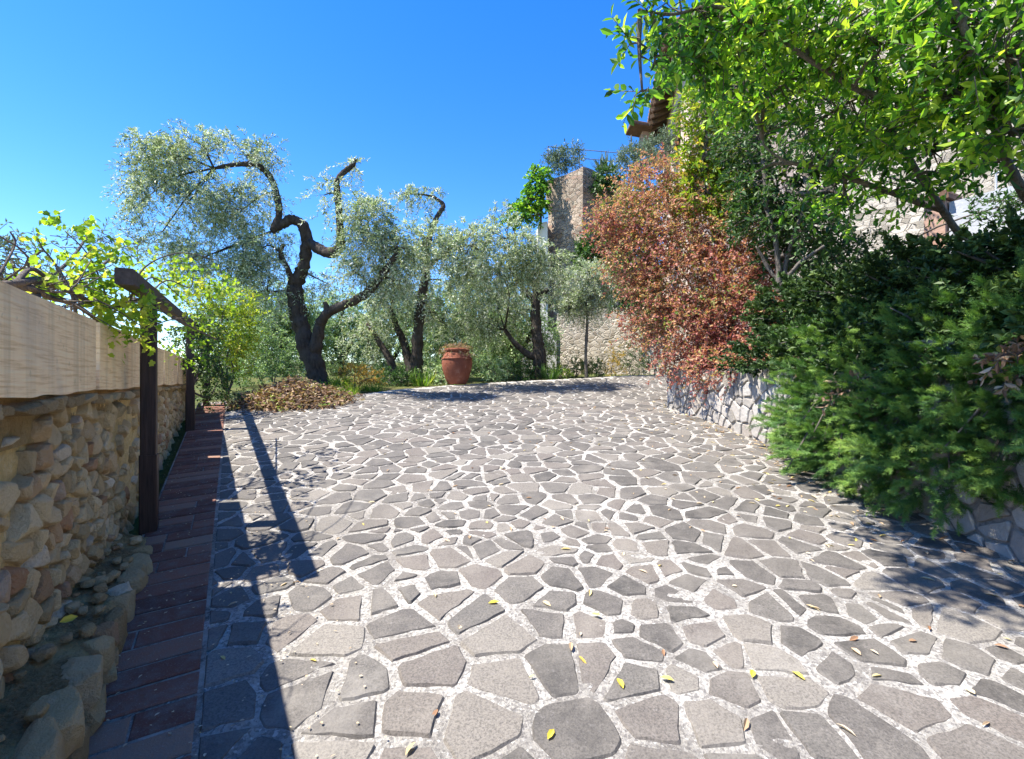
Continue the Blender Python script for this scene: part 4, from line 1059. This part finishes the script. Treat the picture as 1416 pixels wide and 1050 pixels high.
# ------------------------------------------------------------------ red shrub over the corner
shrub('red_shrub', 'large red and copper leaved shrub tumbling over the corner of the white-clad wall', 'shrub', (3.6, 8.3, 1.9), M['red'],
      [B(900, 260, 8.9, 50, 40, 420), B(960, 250, 8.9, 50, 45, 420), B(870, 300, 8.6, 40, 40, 330), B(925, 320, 8.4, 60, 50, 560), B(990, 310, 8.4, 55, 55, 480), B(875, 360, 8.4, 40, 45, 330), B(940, 390, 8.1, 60, 50, 560), B(1010, 380, 8.0, 55, 50, 480),
       B(895, 430, 8.3, 38, 45, 300), B(955, 455, 7.9, 55, 45, 480), B(1015, 440, 7.7, 50, 50, 420), B(1050, 410, 7.6, 40, 50, 260), B(965, 500, 7.75, 34, 26, 200), B(1020, 490, 7.5, 45, 28, 240), B(1060, 470, 7.2, 30, 34, 160), B(835, 310, 8.5, 26, 30, 120), B(945, 505, 7.8, 16, 18, 50), B(1060, 330, 8.3, 45, 50, 200), B(1075, 500, 6.7, 32, 26, 150), B(1035, 515, 7.0, 30, 18, 110), B(1090, 440, 6.8, 26, 40, 140), B(1000, 525, 7.4, 24, 14, 70), B(942, 505, 7.7, 28, 24, 120), B(985, 512, 7.15, 34, 24, 150), B(1030, 512, 6.7, 34, 26, 150), B(1068, 505, 6.3, 28, 30, 120)],
      bark=M['grey_bark'], k=9, tl=.22, L=.055, W=.032, tmpl=T_DIAMOND, droop=.3, up=.0, clump=.25, freq=2.8, seed=81, tint_var=.22, tint_grad=.07, tint_bias=.06)

# lime and dark trees above it
tree('lime_tree', 'yellow-green leaved shrub tree rising behind the red shrub', 'tree', (4.2, 9.2, 2.0),
     [(np.array([[4.1, 9.1, 1.8], [3.9, 8.8, 3.0], [3.5, 8.5, 4.2], [3.2, 8.3, 5.2]]), [.09, .07, .05, .03])],
     [B(975, 265, 8.4, 36, 34, 130), B(985, 210, 8.4, 38, 38, 170), B(975, 150, 8.3, 34, 34, 120), B(1020, 160, 8.4, 40, 40, 140), B(1010, 285, 8.2, 34, 26, 80), B(1030, 230, 8.6, 44, 40, 140), B(1005, 110, 8.4, 40, 30, 90)],
     M['lime'], M['grey_bark'], dict(k=8, tl=.25, L=.10, W=.042, tmpl=T_LEAF, droop=.25, up=.15, clump=.25, seed=82), None, reach=3, twr=.006)
DK = 7.0
tree('dark_shrub_tree', 'dark many-stemmed shrub tree between the red shrub and the dark hedge', 'tree', (3.9, 6.9, 2.1),
     [LIMB([(1078, 405, 6.7), (1076, 370, 6.7), (1072, 330, 6.7), (1060, 290, 6.8)], [.04, .035, .03, .02]), LIMB([(1080, 400, 6.7), (1088, 360, 6.7), (1100, 320, 6.6), (1120, 270, 6.5)], [.04, .03, .028, .02]), LIMB([(1084, 400, 6.7), (1062, 370, 6.8), (1046, 340, 6.8)], [.03, .025, .015]), LIMB([(1082, 395, 6.6), (1105, 365, 6.4), (1140, 340, 6.2)], [.03, .025, .018])],
     [B(1090, 250, 6.9, 70, 45, 230), B(1140, 210, 6.8, 60, 40, 170), B(1050, 190, 7.2, 55, 45, 170), B(1060, 300, 7.2, 44, 36, 170), B(1110, 310, 6.6, 44, 32, 130), B(1110, 150, 7.2, 70, 40, 170), B(1110, 365, 7.4, 60, 28, 120), B(1160, 280, 6.4, 34, 28, 36)],
     M['ivy'], M['grey_bark'], dict(k=9, tl=.24, L=.085, W=.036, tmpl=T_LEAF, droop=.25, up=.1, clump=.3, seed=83), None, reach=3, twr=.006)

# ------------------------------------------------------------------ the big-leaved tree overhanging at the upper right
def LB(px, py, d, rx, ry, n): return B(px, py, d, rx, ry, n, .5 * (rx + ry) * .9 * d / F)
tree('laurel_tree', 'broad glossy green leaved tree arching over the drive at the upper right', 'tree', (5.6, 4.4, 3.0),
     [(np.array([[5.7, 4.4, 2.8], [5.5, 4.3, 3.6], [4.6, 4.0, 4.4], [3.4, 3.6, 4.7], [2.2, 3.0, 4.8], [1.2, 2.5, 4.8], [.2, 2.35, 4.75]]), [.12, .09, .06, .04, .025, .018, .010]),
      LIMB([(1330, 330, 4.4), (1290, 270, 4.2), (1240, 190, 4.1), (1215, 120, 4.0), (1200, 40, 3.9)], [.03, .027, .024, .02, .012]),
      LIMB([(1300, 290, 4.3), (1200, 255, 4.4), (1130, 232, 4.5), (1075, 226, 4.6), (1045, 238, 4.6)], [.03, .024, .02, .016, .010]),
      LIMB([(1125, 231, 4.5), (1085, 222, 4.5), (1060, 205, 4.5), (1054, 192, 4.5)], [.014, .012, .010, .008]),
      LIMB([(1460, 330, 3.8), (1400, 240, 3.5), (1370, 150, 3.2), (1340, 60, 3.0), (1300, -60, 2.9)], [.035, .03, .026, .02, .012]),
      LIMB([(1370, 150, 3.2), (1290, 130, 3.5), (1200, 130, 3.8), (1100, 70, 3.7), (1000, 12, 3.5), (930, 20, 3.3), (885, 14, 3.2)], [.03, .026, .022, .018, .014, .01, .006])],
     [LB(950, 22, 3.4, 46, 26, 30), LB(905, 12, 3.2, 30, 14, 8), LB(885, 60, 3.2, 16, 12, 7), LB(905, 90, 3.3, 34, 12, 7), LB(888, 125, 3.2, 18, 10, 7), LB(1010, 40, 3.6, 60, 45, 83), LB(960, 85, 3.8, 34, 30, 34), LB(1070, 30, 3.7, 60, 45, 83), LB(1090, 110, 4.2, 60, 40, 60), LB(1030, 120, 4.4, 50, 40, 71), LB(1150, 50, 3.7, 60, 40, 60), LB(1160, 150, 4.2, 60, 45, 71), LB(1230, 60, 3.5, 60, 45, 60),
      LB(1250, 160, 3.8, 60, 50, 83), LB(1310, 40, 3.2, 70, 50, 71), LB(1330, 130, 3.3, 60, 50, 83), LB(1390, 80, 2.9, 60, 60, 71), LB(1400, 180, 3.1, 50, 40, 52), LB(1200, 215, 4.3, 60, 36, 35), LB(1290, 210, 3.9, 55, 36, 31), LB(1370, 220, 3.5, 50, 24, 16), LB(1150, 270, 4.6, 44, 26, 23), LB(1240, 262, 4.3, 44, 26, 20), LB(1330, 255, 3.9, 36, 12, 3), LB(1145, 300, 4.9, 34, 18, 5),
      ((2.7, 3.3, 4.9), (.6, .7, .3), 60), ((.15, 2.35, 4.7), (.42, .36, .25), 90), ((.55, 2.75, 4.75), (.40, .36, .25), 70), ((.75, 2.15, 4.7), (.42, .36, .3), 110), ((1.25, 2.45, 4.8), (.5, .45, .3), 130), ((2.6, 2.2, 4.6), (.7, .6, .4), 60), ((3.4, 2.6, 4.6), (.8, .9, .5), 100), ((3.6, 4.2, 5.0), (.9, .8, .5), 90)],
     M['laurel'], M['grey_bark'], dict(k=9, tl=.20, L=.080, W=.034, tmpl=T_LEAF, droop=.15, spread=1.0, up=.15, seed=84, tint_var=.32, tint_bias=.07), None, reach=2, twr=.0055, limb_r=.016)

# ------------------------------------------------------------------ junipers and the dark hedge on the bank
def sprig_shrub(name, label, cat, base, mat, spots, dirs, L, seed, group=None, bias=0, tints=None, tmpl=T_SPRIG, wide=1.0, rough=.15):
    r = np.random.default_rng(seed); n = len(spots)
    d = norm(dirs + r.normal(size=(n, 3)) * rough); nn = norm(r.normal(size=(n, 3)) * .5 + np.array([-.4, -.2, 1.0]))
    tint = np.clip(tints + bias, 0, 1)
    root = thing(name, label, cat, base, group)
    ll = L * r.uniform(.6, 1.3, n)
    V, Fc, T = leaf_cloud(spots, d, nn, ll, ll * wide, tint, tmpl)
    under(mesh_np('foliage', V, Fc, mat, None, {'tint': T}), root)
    b = MB(); base = np.asarray(base, float); pick = r.permutation(n)[:60]
    for q in pick:
        b.tube(np.array([base + r.normal(size=3) * .05, (base + spots[q]) / 2 + np.array([0, 0, .08]), spots[q]]), [.015, .011, .005], 5, True, smooth_n=3)
    b.build('stems', M['grey_bark'], root, smooth=True)

def ell(c, rad, n, r, out_bias):
    """sprigs gathered into feathery boughs that stand out from an ellipsoid"""
    m = max(8, n // 26); d = norm(r.normal(size=(m, 3))); c = np.asarray(c)
    q = (.55 + .45 * r.random(m))[:, None] * (.75 + .55 * vnoise(d * 2.2 + c, 1.4, 3)[:, None])
    root = c + d * q * np.asarray(rad); bd = norm(d + np.asarray(out_bias) + r.normal(size=(m, 3)) * .3)
    k = 26; ln = r.uniform(.11, .26, m)
    t = r.random((m, k)) ** .8
    u = norm(np.cross(bd, np.array([.2, .1, 1]))); w = np.cross(bd, u)
    sd = r.choice([-1, 1], (m, k)); sp = r.normal(size=(m, k)) * .25
    p = root[:, None] + bd[:, None] * (t * ln[:, None])[..., None] + np.array([0, 0, -.10]) * (t ** 2 * ln[:, None])[..., None]
    dd = norm(bd[:, None] * .9 + u[:, None] * (sd * (1.15 - t))[..., None] * .8 + w[:, None] * sp[..., None])
    global ETINT
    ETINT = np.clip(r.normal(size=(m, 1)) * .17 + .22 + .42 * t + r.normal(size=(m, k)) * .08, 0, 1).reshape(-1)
    return p.reshape(-1, 3), dd.reshape(-1, 3)

jun = [('feathery juniper at the white-clad wall, nearest the red shrub', [((3.36, 5.4, 1.15), (.36, .45, .42)), ((3.15, 5.15, .95), (.30, .40, .30))]),
       ('bright green spreading juniper drooping to the paving in the middle of the row', [((3.1, 4.7, 1.2), (.42, .55, .48)), ((2.88, 4.35, .85), (.30, .42, .28)), ((3.2, 4.3, 1.45), (.38, .5, .33))]),
       ('wide spreading juniper with a low skirt over the stone foot', [((3.12, 3.75, 1.2), (.42, .5, .43)), ((2.92, 3.5, .88), (.28, .38, .26)), ((3.25, 3.4, 1.4), (.45, .5, .33))]),
       ('juniper at the right edge of the drive, nearest the camera side', [((3.3, 2.95, 1.28), (.40, .5, .36)), ((3.2, 2.3, 1.32), (.40, .55, .36)), ((3.12, 3.05, 1.05), (.26, .36, .22))])]
for i, (lab, bl) in enumerate(jun):
    r = np.random.default_rng(90 + i); S_, D_, E_ = [], [], []
    for c, rad in bl + [((3.38, bl[0][0][1], 1.78), (.36, .55, .34))]:
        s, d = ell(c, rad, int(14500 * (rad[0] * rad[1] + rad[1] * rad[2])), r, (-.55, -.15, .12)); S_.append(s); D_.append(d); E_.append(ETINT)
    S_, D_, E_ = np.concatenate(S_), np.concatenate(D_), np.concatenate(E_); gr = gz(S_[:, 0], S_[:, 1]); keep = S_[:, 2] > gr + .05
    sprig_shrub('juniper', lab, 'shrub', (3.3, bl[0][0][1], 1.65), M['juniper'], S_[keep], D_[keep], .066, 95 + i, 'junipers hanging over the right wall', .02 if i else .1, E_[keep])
hed = [('dark hedge bush on the bank by the many-stemmed shrub tree', 6.2), ('dark hedge bush on the bank above the feathery juniper', 5.35), ('dark hedge bush on the bank above the bright juniper', 4.6), ('dark hedge bush on the bank above the skirted juniper', 3.6), ('dark hedge bush on the bank at the right edge of the view', 2.6)]
for i, (lab, y) in enumerate(hed):
    r = np.random.default_rng(110 + i); S_, D_, E_ = [], [], []
    for c, rad in (((3.28, y, 1.60), (.42, .66, .50)), ((3.68, y + .1, 2.16 + .07 * (y - 3.6)), (.42, .66, .44)), ((4.05, y, 2.28 + .05 * (y - 3.6)), (.45, .70, .34))):
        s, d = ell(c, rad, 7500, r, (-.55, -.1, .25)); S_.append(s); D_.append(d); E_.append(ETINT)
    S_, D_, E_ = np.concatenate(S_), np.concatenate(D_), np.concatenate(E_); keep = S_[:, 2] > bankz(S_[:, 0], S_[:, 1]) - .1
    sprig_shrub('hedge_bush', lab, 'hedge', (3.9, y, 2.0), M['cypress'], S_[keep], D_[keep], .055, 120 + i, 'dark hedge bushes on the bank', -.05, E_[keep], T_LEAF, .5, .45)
# dead sprays and a few broad leaves caught in the junipers
shrub('dry_bramble', 'patch of brown dead leaves caught in the juniper at the right edge', 'shrub', (3.25, 3.0, 1.6), M['dry'], [((2.9, 2.78, 1.58), (.14, .16, .10), 40), ((2.85, 4.0, 1.42), (.22, .25, .08), 26), ((3.05, 5.1, 1.55), (.12, .16, .12), 20)], k=6, tl=.12, L=.06, W=.026, tmpl=T_LEAF, droop=.3, seed=131)

# ------------------------------------------------------------------ tower, houses, garden walls
def wall_grid(b, A, Bp, z0, z1, step, amp, seed, thick=None):
    pass
def block(name, corners, z0, z1, mat, parent, step=.35, amp=.06, seed=1, ragged=.0):
    """a masonry block on a plan polygon, its faces slightly uneven and its top ragged"""
    c = np.array(corners, float); m = len(c); pts = []
    for i in range(m):
        a, b_ = c[i], c[(i + 1) % m]; k = max(2, int(np.linalg.norm(b_ - a) / step))
        for t in np.arange(k) / k: pts.append(a + (b_ - a) * t)
    pts = np.array(pts); n = len(pts); rows = max(2, int((z1 - z0) / step)); ctr = c.mean(0); V = []
    for q in range(rows + 1):
        z = z0 + (z1 - z0) * q / rows; p3 = np.column_stack([pts, np.full(n, z)])
        w = 1 + amp * 2 * (fbm(p3, 1.1, seed, 3)[:, None] - .5) / np.maximum(np.linalg.norm(pts - ctr, axis=1)[:, None], .5)
        xy = ctr + (pts - ctr) * w
        zz = np.full(n, z) + (ragged * (fbm(p3, 1.6, seed + 4, 3) - .5) if q == rows else 0)
        V.append(np.column_stack([xy, zz]))
    V = np.concatenate(V); i = np.arange(rows)[:, None] * n; j = np.arange(n)[None]; j2 = (j + 1) % n
    Q = np.stack([i + j, i + j2, i + n + j2, i + n + j], -1).reshape(-1, 4)
    o = mesh_np(name, V, [Q, (np.arange(n) + rows * n)[None]], mat)
    return under(o, parent) if parent is not None else o

def tower():
    d = 20.0; K = P(806, 400, d); L_ = P(757, 400, 21.4); R_ = P(868, 400, 21.6); zt = EYE + (CY - 232) / F * d
    cs = [K[:2], R_[:2], R_[:2] + L_[:2] - K[:2] + np.array([.6, 2.0]), L_[:2]]
    root = thing('stone_tower', 'ruined square stone tower stump rising over the olives', 'tower', (K[0], K[1] + .5, 1.4))
    block('wall', cs, .8, zt, M['tower'], root, .3, .16, 5, .35)
    # a lower stepped shoulder to its left
    block('buttress', [P(744, 0, 20.8)[:2], P(757, 0, 20.6)[:2], P(760, 0, 22.2)[:2], P(741, 0, 22.4)[:2]], .8, EYE + (CY - 308) / F * 20.8, M['stucco'], root, .4, .06, 9, .1)
    # railing on top
    r2 = thing('roof_railing', 'thin iron railing along the top of the stone tower', 'railing', P(800, 232, 21.2))
    Z = lambda py: EYE + (CY - py) / F * 21.2
    xs = [758, 801, 838, 880]
    for x in xs:
        b = MB(); p = P(x, 240, 21.2); b.tube(np.array([[p[0], p[1], Z(244)], [p[0], p[1], Z(202 + (x - 758) * .09)]]), .022, 6); b.build('post', M['iron'], r2)
    for o_ in (0, 12):
        b = MB(); b.tube(np.array([P(x, 203 + (x - 758) * .09 + o_, 21.2) for x in xs]), .016, 6); b.build('rail', M['iron'], r2)
tower()
shrub('tower_bush', 'grey-green bush growing on top of the stone tower', 'shrub', P(785, 240, 21.3), M['agave'], [B(783, 220, 21.3, 20, 14, 120), B(770, 228, 21.2, 14, 9, 50)], k=9, tl=.4, L=.16, W=.05, droop=.2, up=.4, seed=140)
tuft('agave', 'spiky blue-green agave at the tower top behind the railing', P(838, 238, 21.4), 60, .75, .09, M['agave'], 1.2, 8, .25)
shrub('tower_creeper', 'dark creeper hanging down the shaded side of the tower', 'creeper', P(822, 260, 20.6), M['ivy'], [B(838, 248, 20.5, 16, 12, 90), B(824, 254, 20.1, 10, 9, 30), B(830, 340, 19.6, 24, 20, 180), B(812, 356, 19.3, 18, 16, 90)], k=9, tl=.35, L=.16, W=.09, droop=.4, seed=141)
def tower_vine():
    root = thing('pergola_vine', 'bright green vine hanging on a small pergola left of the tower', 'vine', P(735, 315, 20.6))
    foliage('leaves', M['laurel'], [B(742, 255, 20.6, 12, 18, 90), B(738, 278, 20.5, 16, 16, 110), B(725, 292, 20.4, 18, 10, 90), B(708, 302, 20.3, 10, 5, 30), B(748, 240, 20.8, 12, 8, 50)], k=8, tl=.35, L=.11, W=.09, tmpl=T_VINE, droop=.4, seed=142, root=root)
    b = MB()
    for pts in ([(712, 345, 20.4), (712, 305, 20.4)], [(748, 345, 20.8), (748, 250, 20.8)], [(704, 306, 20.4), (750, 296, 20.6)], [(728, 275, 20.6), (752, 276, 20.7)]): b.tube(np.array([P(*p) for p in pts]), .05, 6)
    b.build('stems', M['wood'], root)
tower_vine()

def simple_wall(name, label, A, Bp, z0, z1, th, mat, seed, cat='wall'):
    A, Bp = np.asarray(A, float), np.asarray(Bp, float); t = norm((Bp - A)[None])[0]; n = np.array([-t[1], t[0]])
    o = block(name, [A, Bp, Bp + n * th, A + n * th], z0, z1, mat, None, .35, .05, seed, .12)
    recentre(o, (A[0], A[1], z0)); return tag(o, label, cat)
simple_wall('garden_wall', 'pale rubble garden wall behind the thin-stemmed young olive', P(770, 0, 18.0)[:2], P(960, 0, 15.2)[:2], 1.0, EYE + (CY - 428) / F * 17, .5, M['garden'], 3)
simple_wall('stucco_wall', 'plain pale stucco wall behind the forked olive trunk', P(680, 0, 18.6)[:2], P(769, 0, 17.9)[:2], 1.0, EYE + (CY - 455) / F * 16.8, .4, M['stucco'], 4)
simple_wall('side_wall', 'sunlit whitish rubble wall where the drive disappears round the corner', P(888, 0, 15.0)[:2], P(985, 0, 13.2)[:2], 1.0, EYE + (CY - 455) / F * 15, .4, M['house'], 6)

def houses():
    # the tall house seen past its eaves
    d0, d1 = 13.5, 18.8; dirv = np.array([.188, 1]); A = np.array([3.25 + .188 * (d0 - 6), d0]);
    e0 = P(934, 110, 15.6); dv = norm(dirv[None])[0]
    A = e0[:2] + dv * -2.6; Bp = e0[:2] + dv * 3.4; n = np.array([dv[1], -dv[0]])
    zt = EYE + (CY - 112) / F * 15.2
    root = thing('upper_house', 'tall old house with projecting roof eaves high on the hillside', 'house', (A[0] + 2, A[1] + 2, 3.0))
    block('wall', [A, A + n * 7, Bp + n * 7, Bp], 1.2, zt, M['plaster'], root, .5, .05, 8, 0)
    rf = MB(); ax = np.array([[n[0], n[1], 0], [dv[0], dv[1], 0], [0, 0, 1]]); mid = (A + Bp) / 2; ln = np.linalg.norm(Bp - A) + .8
    tv = norm(np.array([[n[0], n[1], .32]]))[0]; ax2 = np.array([tv, ax[1], np.cross(tv, ax[1])])
    c = np.array([*(mid + n * 1.5), zt + .16 + .32 * 1.5]); rf.box(c, (4.4, ln, .09), ax2)
    roof = rf.build('roof', M['tile'], root)
    tl = MB()
    for s in np.arange(-ln / 2 + .12, ln / 2, .22):          # rows of half-round tiles
        a = np.array([*(mid + dv * s - n * .68), zt + .16 - .32 * .68 + .07]); tl.tube(np.array([a, a + tv * 4.3]), .085, 8)
    tiles = tl.build('tile_rows', M['tile'], root, smooth=True); tiles.parent = roof
    for s in np.arange(-ln / 2 + .2, ln / 2, .45):
        r = MB(); p = np.array([*(mid + dv * s - n * .30), zt + .04 - .32 * .30 - .02]); r.box(p, (.75, .09, .12), ax2); r.build('rafter', M['wood'], root)
    # a shuttered window on the sunlit side
    for s in (-1.0, 1.1):
        w = MB(); p = np.array([*(mid + dv * s - n * .03), zt - 1.5]); w.box(p, (.06, .8, 1.1), ax); w.build('window', M['wood'], root)
    # the nearer rubble house behind the leaves
    A = P(1075, 0, 13.0)[:2]; Bp = P(1560, 0, 7.3)[:2]; t = norm((Bp - A)[None])[0]; nn = np.array([-t[1], t[0]])
    r2 = thing('stone_house', 'rubble stone house front glimpsed through the leaves at the upper right', 'house', (A[0] + 2, A[1] - 2, 3.5))
    block('wall', [A, Bp, Bp + nn * 5, A + nn * 5], 2.0, 13.0, M['house'], r2, .5, .08, 12, .0)
    rr = MB(); mid = (A + Bp) / 2; ax = np.array([[t[0], t[1], 0], [nn[0], nn[1], 0], [0, 0, 1]]); rr.box(np.array([*(mid + nn * 2.3), 13.15]), (np.linalg.norm(Bp - A) + .6, 6.0, .25), ax); rr.build('roof', M['tile'], r2)
    # whitewashed parapet with a brick pier
    A = P(1312, 0, 6.7)[:2]; Bp = P(1500, 0, 5.6)[:2]; t = norm((Bp - A)[None])[0]; nn = np.array([-t[1], t[0]]); ax = np.array([[t[0], t[1], 0], [nn[0], nn[1], 0], [0, 0, 1]])
    r3 = thing('terrace_parapet', 'whitewashed terrace parapet with a small brick pier above the dark hedge', 'wall', (A[0], A[1], 3.2))
    z0, z1 = EYE + (CY - 335) / F * 6.5, EYE + (CY - 272) / F * 6.5
    block('parapet', [A, Bp, Bp + nn * .22, A + nn * .22], z0 - .8, z1, M['white'], r3, .2, .02, 14, .03)
    q = A - t * .14 + nn * .1; b = MB(); b.box((q[0], q[1], (z0 + z1) / 2 - .35), (.24, .30, z1 - z0 + .75), ax); b.build('pier', M['brickred'], r3)
    b = MB()
    b.box((q[0], q[1], z1 + .06), (.36, .42, .05), ax)
    for s in (-.12, 0, .12): b.tube(np.array([[*(q + t * s - nn * .2), z1 + .10], [*(q + t * s + nn * .2), z1 + .10]]), .055, 8)
    b.build('pier_cap', M['tile'], r3)
    for s in np.arange(.45, 2.0, .3):
        b = MB(); p = A + t * s + nn * .1; b.tube(np.array([[p[0], p[1], z1 - .02], [p[0], p[1], z1 + .24]]), .012, 6); b.build('baluster', M['white'], r3)
    b = MB(); p0 = A + t * .4 + nn * .1; p1 = A + t * 2.1 + nn * .1; b.tube(np.array([[*p0, z1 + .25], [*p1, z1 + .25]]), .018, 6); b.build('rail', M['white'], r3)
houses()

def canopy():
    d = 18.0; root = thing('garden_canopy', 'small tiled lean-to canopy on a thin post on the skyline', 'canopy', P(885, 205, d))
    b = MB(); c = P(884, 180, d); ax = np.array([[.98, .0, -.17], [0, 1, 0], [.17, 0, .98]]); b.box(c, (.80, .9, .07), ax); 
    for s in np.arange(-.4, .45, .16): b.tube(np.array([c + np.array([-.39, s, .11]), c + np.array([.39, s, -.03])]), .06, 7)
    b.build('roof', M['tile'], root)
    b = MB(); b.tube(np.array([P(873, 187, d), P(873, 212, d)]), .025, 6); b.build('post', M['iron'], root)
    b = MB(); b.box(P(894, 198, d + .2), (.42, .5, .75)); b.build('pier', M['brickred'], root)
canopy()
shrub('skyline_shrub', 'rounded grey-green shrub on the skyline between the tower and the upper house', 'shrub', P(885, 250, 15.0), M['agave'], [B(880, 222, 15, 26, 20, 240), B(905, 208, 15.5, 22, 16, 130), B(925, 205, 15.3, 20, 30, 130)], k=9, tl=.25, L=.10, W=.035, droop=.2, up=.3, seed=150)
shrub('hillside_shrub', 'mass of dark shrub on the slope between the tower and the red shrub', 'shrub', P(860, 430, 15.5), M['ivy'], [B(880, 280, 15.8, 20, 34, 140), B(880, 330, 15.5, 30, 40, 240), B(865, 390, 15.2, 30, 40, 220), B(900, 420, 14.8, 30, 40, 160)], k=9, tl=.3, L=.12, W=.06, droop=.25, seed=151)
shrub('terrace_shrub', 'green shrub on the terrace before the rubble house, above the hedge', 'shrub', P(1210, 360, 7.4), M['ivy'], [B(1130, 350, 7.6, 50, 22, 110), B(1190, 345, 7.4, 40, 16, 70), B(1365, 292, 5.9, 44, 16, 34), B(1420, 275, 5.6, 34, 16, 26)], k=8, tl=.22, L=.07, W=.035, droop=.2, seed=152)

# ------------------------------------------------------------------ leaves on the ground
def litter():
    r = np.random.default_rng(31); n = 230
    x = np.concatenate([r.uniform(-1.5, 3.1, n), 3.1 - np.abs(r.normal(size=200)) * .8]); y = np.concatenate([r.uniform(1.3, 9, n) , r.uniform(1.4, 7, 200)])
    wy = r.uniform(4.5, 9.5, 160); x = np.concatenate([x, np.interp(wy, WALL_PATH[:, 1], WALL_PATH[:, 0]) - np.abs(r.normal(size=160)) * .18 - .02]); y = np.concatenate([y, wy])
    m = len(x); z = gz(x, y) + .012
    a = r.random(m) * 6.283; d = np.stack([np.cos(a), np.sin(a), r.normal(size=m) * .08 + .12 * np.sin(a)], -1); nn = norm(np.stack([r.normal(size=m) * .25, r.normal(size=m) * .25, np.ones(m)], -1))
    ok = inside(DRIVE, np.stack([x, y], -1))
    V, Fc, T = leaf_cloud(np.stack([x, y, z], -1)[ok], d[ok], nn[ok], r.uniform(.025, .07, m)[ok], r.uniform(.010, .024, m)[ok], r.random(m)[ok], T_LEAF)
    tag(mesh_np('fallen_leaves', V, Fc, M['fallen'], None, {'tint': T}), 'small tan leaves scattered over the paving', 'fallen leaves', None, 'stuff')
    # little pale petals and crumbs on the bricks and in the joints
    n = 700; s = r.uniform(1.2, 8, n); o = r.uniform(-.1, 1.0, n) ; q = np.array([-.60, 0]) + WU * s[:, None] + WN * o[:, None]
    a = r.random(n) * 6.283; d = np.stack([np.cos(a), np.sin(a), 0 * a], -1)
    V, Fc, T = leaf_cloud(np.column_stack([q, gz(q[:, 0], q[:, 1]) + .017]), d, np.tile([0, 0, 1.], (n, 1)), r.uniform(.006, .022, n), r.uniform(.004, .012, n), r.uniform(.4, .9, n), T_LEAF)
    tag(mesh_np('petal_litter', V, Fc, M['fallen'], None, {'tint': T}), 'pale petal crumbs scattered along the brick path', 'litter', None, 'stuff')
    big = [(862, 957, 100, .065, 'bright yellow leaf standing out on a dark paving stone near the middle bottom'), (757, 1028, 60, .055, 'small yellow leaf nearest the bottom middle of the paving'), (1113, 945, 110, .06, 'cream yellow leaf lying upright on a broad dark stone at the lower right'), (913, 941, -30, .055, 'yellow leaf at a joint just right of the brightest yellow leaf'), (675, 838, 10, .06, 'yellow leaf in the pale joint left of the centre'), (1040, 942, 60, .06, 'folded brown yellow leaf in the joint left of the upright cream leaf'), (818, 853, -25, .05, 'small pale leaf on a big stone above the yellow leaf'), (1330, 548, 0, .0, '')]
    for px, py, ang, L, lab in big[:7]:
        dd = 1020 / (py - 440); x, y = (px - CX) / F * dd, dd; a = math.radians(ang); b = MB()
        V, Fc, T = leaf_cloud(np.array([[x, y, float(gz(x, y)) + .014]]), np.array([[math.cos(a), math.sin(a), .12]]), np.array([[.1, -.2, 1.0]]), np.array([L]), np.array([L * .4]), np.array([.6]), T_LEAF)
        o = mesh_np('fallen_leaf', V, Fc, M['yellow'], None, {'tint': T}); recentre(o, V.mean(0)); tag(o, lab, 'leaf', 'yellow leaves on the paving')
    p = P(82, 879, 1.87); V, Fc, T = leaf_cloud(np.array([p + [0, 0, .05]]), np.array([[.6, .7, .1]]), np.array([[.5, -.5, .8]]), np.array([.055]), np.array([.03]), np.array([.2]), T_LEAF)
    o = mesh_np('fallen_leaf', V, Fc, M['yellow'], None, {'tint': T}); recentre(o, p); tag(o, 'dull yellow leaf on the footing of the rubble wall', 'leaf', 'yellow leaves on the paving')
litter()

# ------------------------------------------------------------------ sky, sun, camera
SUN = np.array([-.947, -.128, 1.70]); SUN = SUN / np.linalg.norm(SUN); EL = math.asin(SUN[2])
w = bpy.data.worlds.new('World'); scene.world = w; w.use_nodes = True; nt = w.node_tree; bg = nt.nodes['Background']
sky = nt.nodes.new('ShaderNodeTexSky'); sky.sky_type = 'NISHITA'; sky.sun_disc = False; sky.sun_elevation = EL; sky.sun_rotation = math.atan2(SUN[0], SUN[1])
sky.altitude = 400; sky.air_density = 1.0; sky.dust_density = .15; sky.ozone_density = 2.6
hs = nt.nodes.new('ShaderNodeHueSaturation'); hs.inputs['Saturation'].default_value = 1.38; hs.inputs['Hue'].default_value = .512; hs.inputs['Value'].default_value = .92
nt.links.new(sky.outputs[0], hs.inputs['Color']); nt.links.new(hs.outputs[0], bg.inputs['Color']); bg.inputs['Strength'].default_value = .132
sl = bpy.data.lights.new('sun', 'SUN'); sl.energy = 4.6; sl.angle = math.radians(.53); sl.color = (1, .94, .84)
so = bpy.data.objects.new('sun', sl); COL.objects.link(so); so.location = tuple(SUN * 30); so.rotation_euler = Vector(SUN).to_track_quat('Z', 'Y').to_euler()
cam = bpy.data.cameras.new('camera'); cam.sensor_width = 36; cam.lens = 36 * F / 1416; cam.clip_end = 4000; cam.clip_start = .05
co = bpy.data.objects.new('camera', cam); COL.objects.link(co); co.location = (0, 0, EYE); co.rotation_euler = (math.pi / 2, 0, 0); scene.camera = co
scene.view_settings.view_transform = 'Standard'; scene.view_settings.look = 'None'; scene.view_settings.exposure = 1.5; scene.view_settings.gamma = 1
scene.cycles.max_bounces = 8; scene.cycles.diffuse_bounces = 4; scene.cycles.transmission_bounces = 5; scene.cycles.glossy_bounces = 2
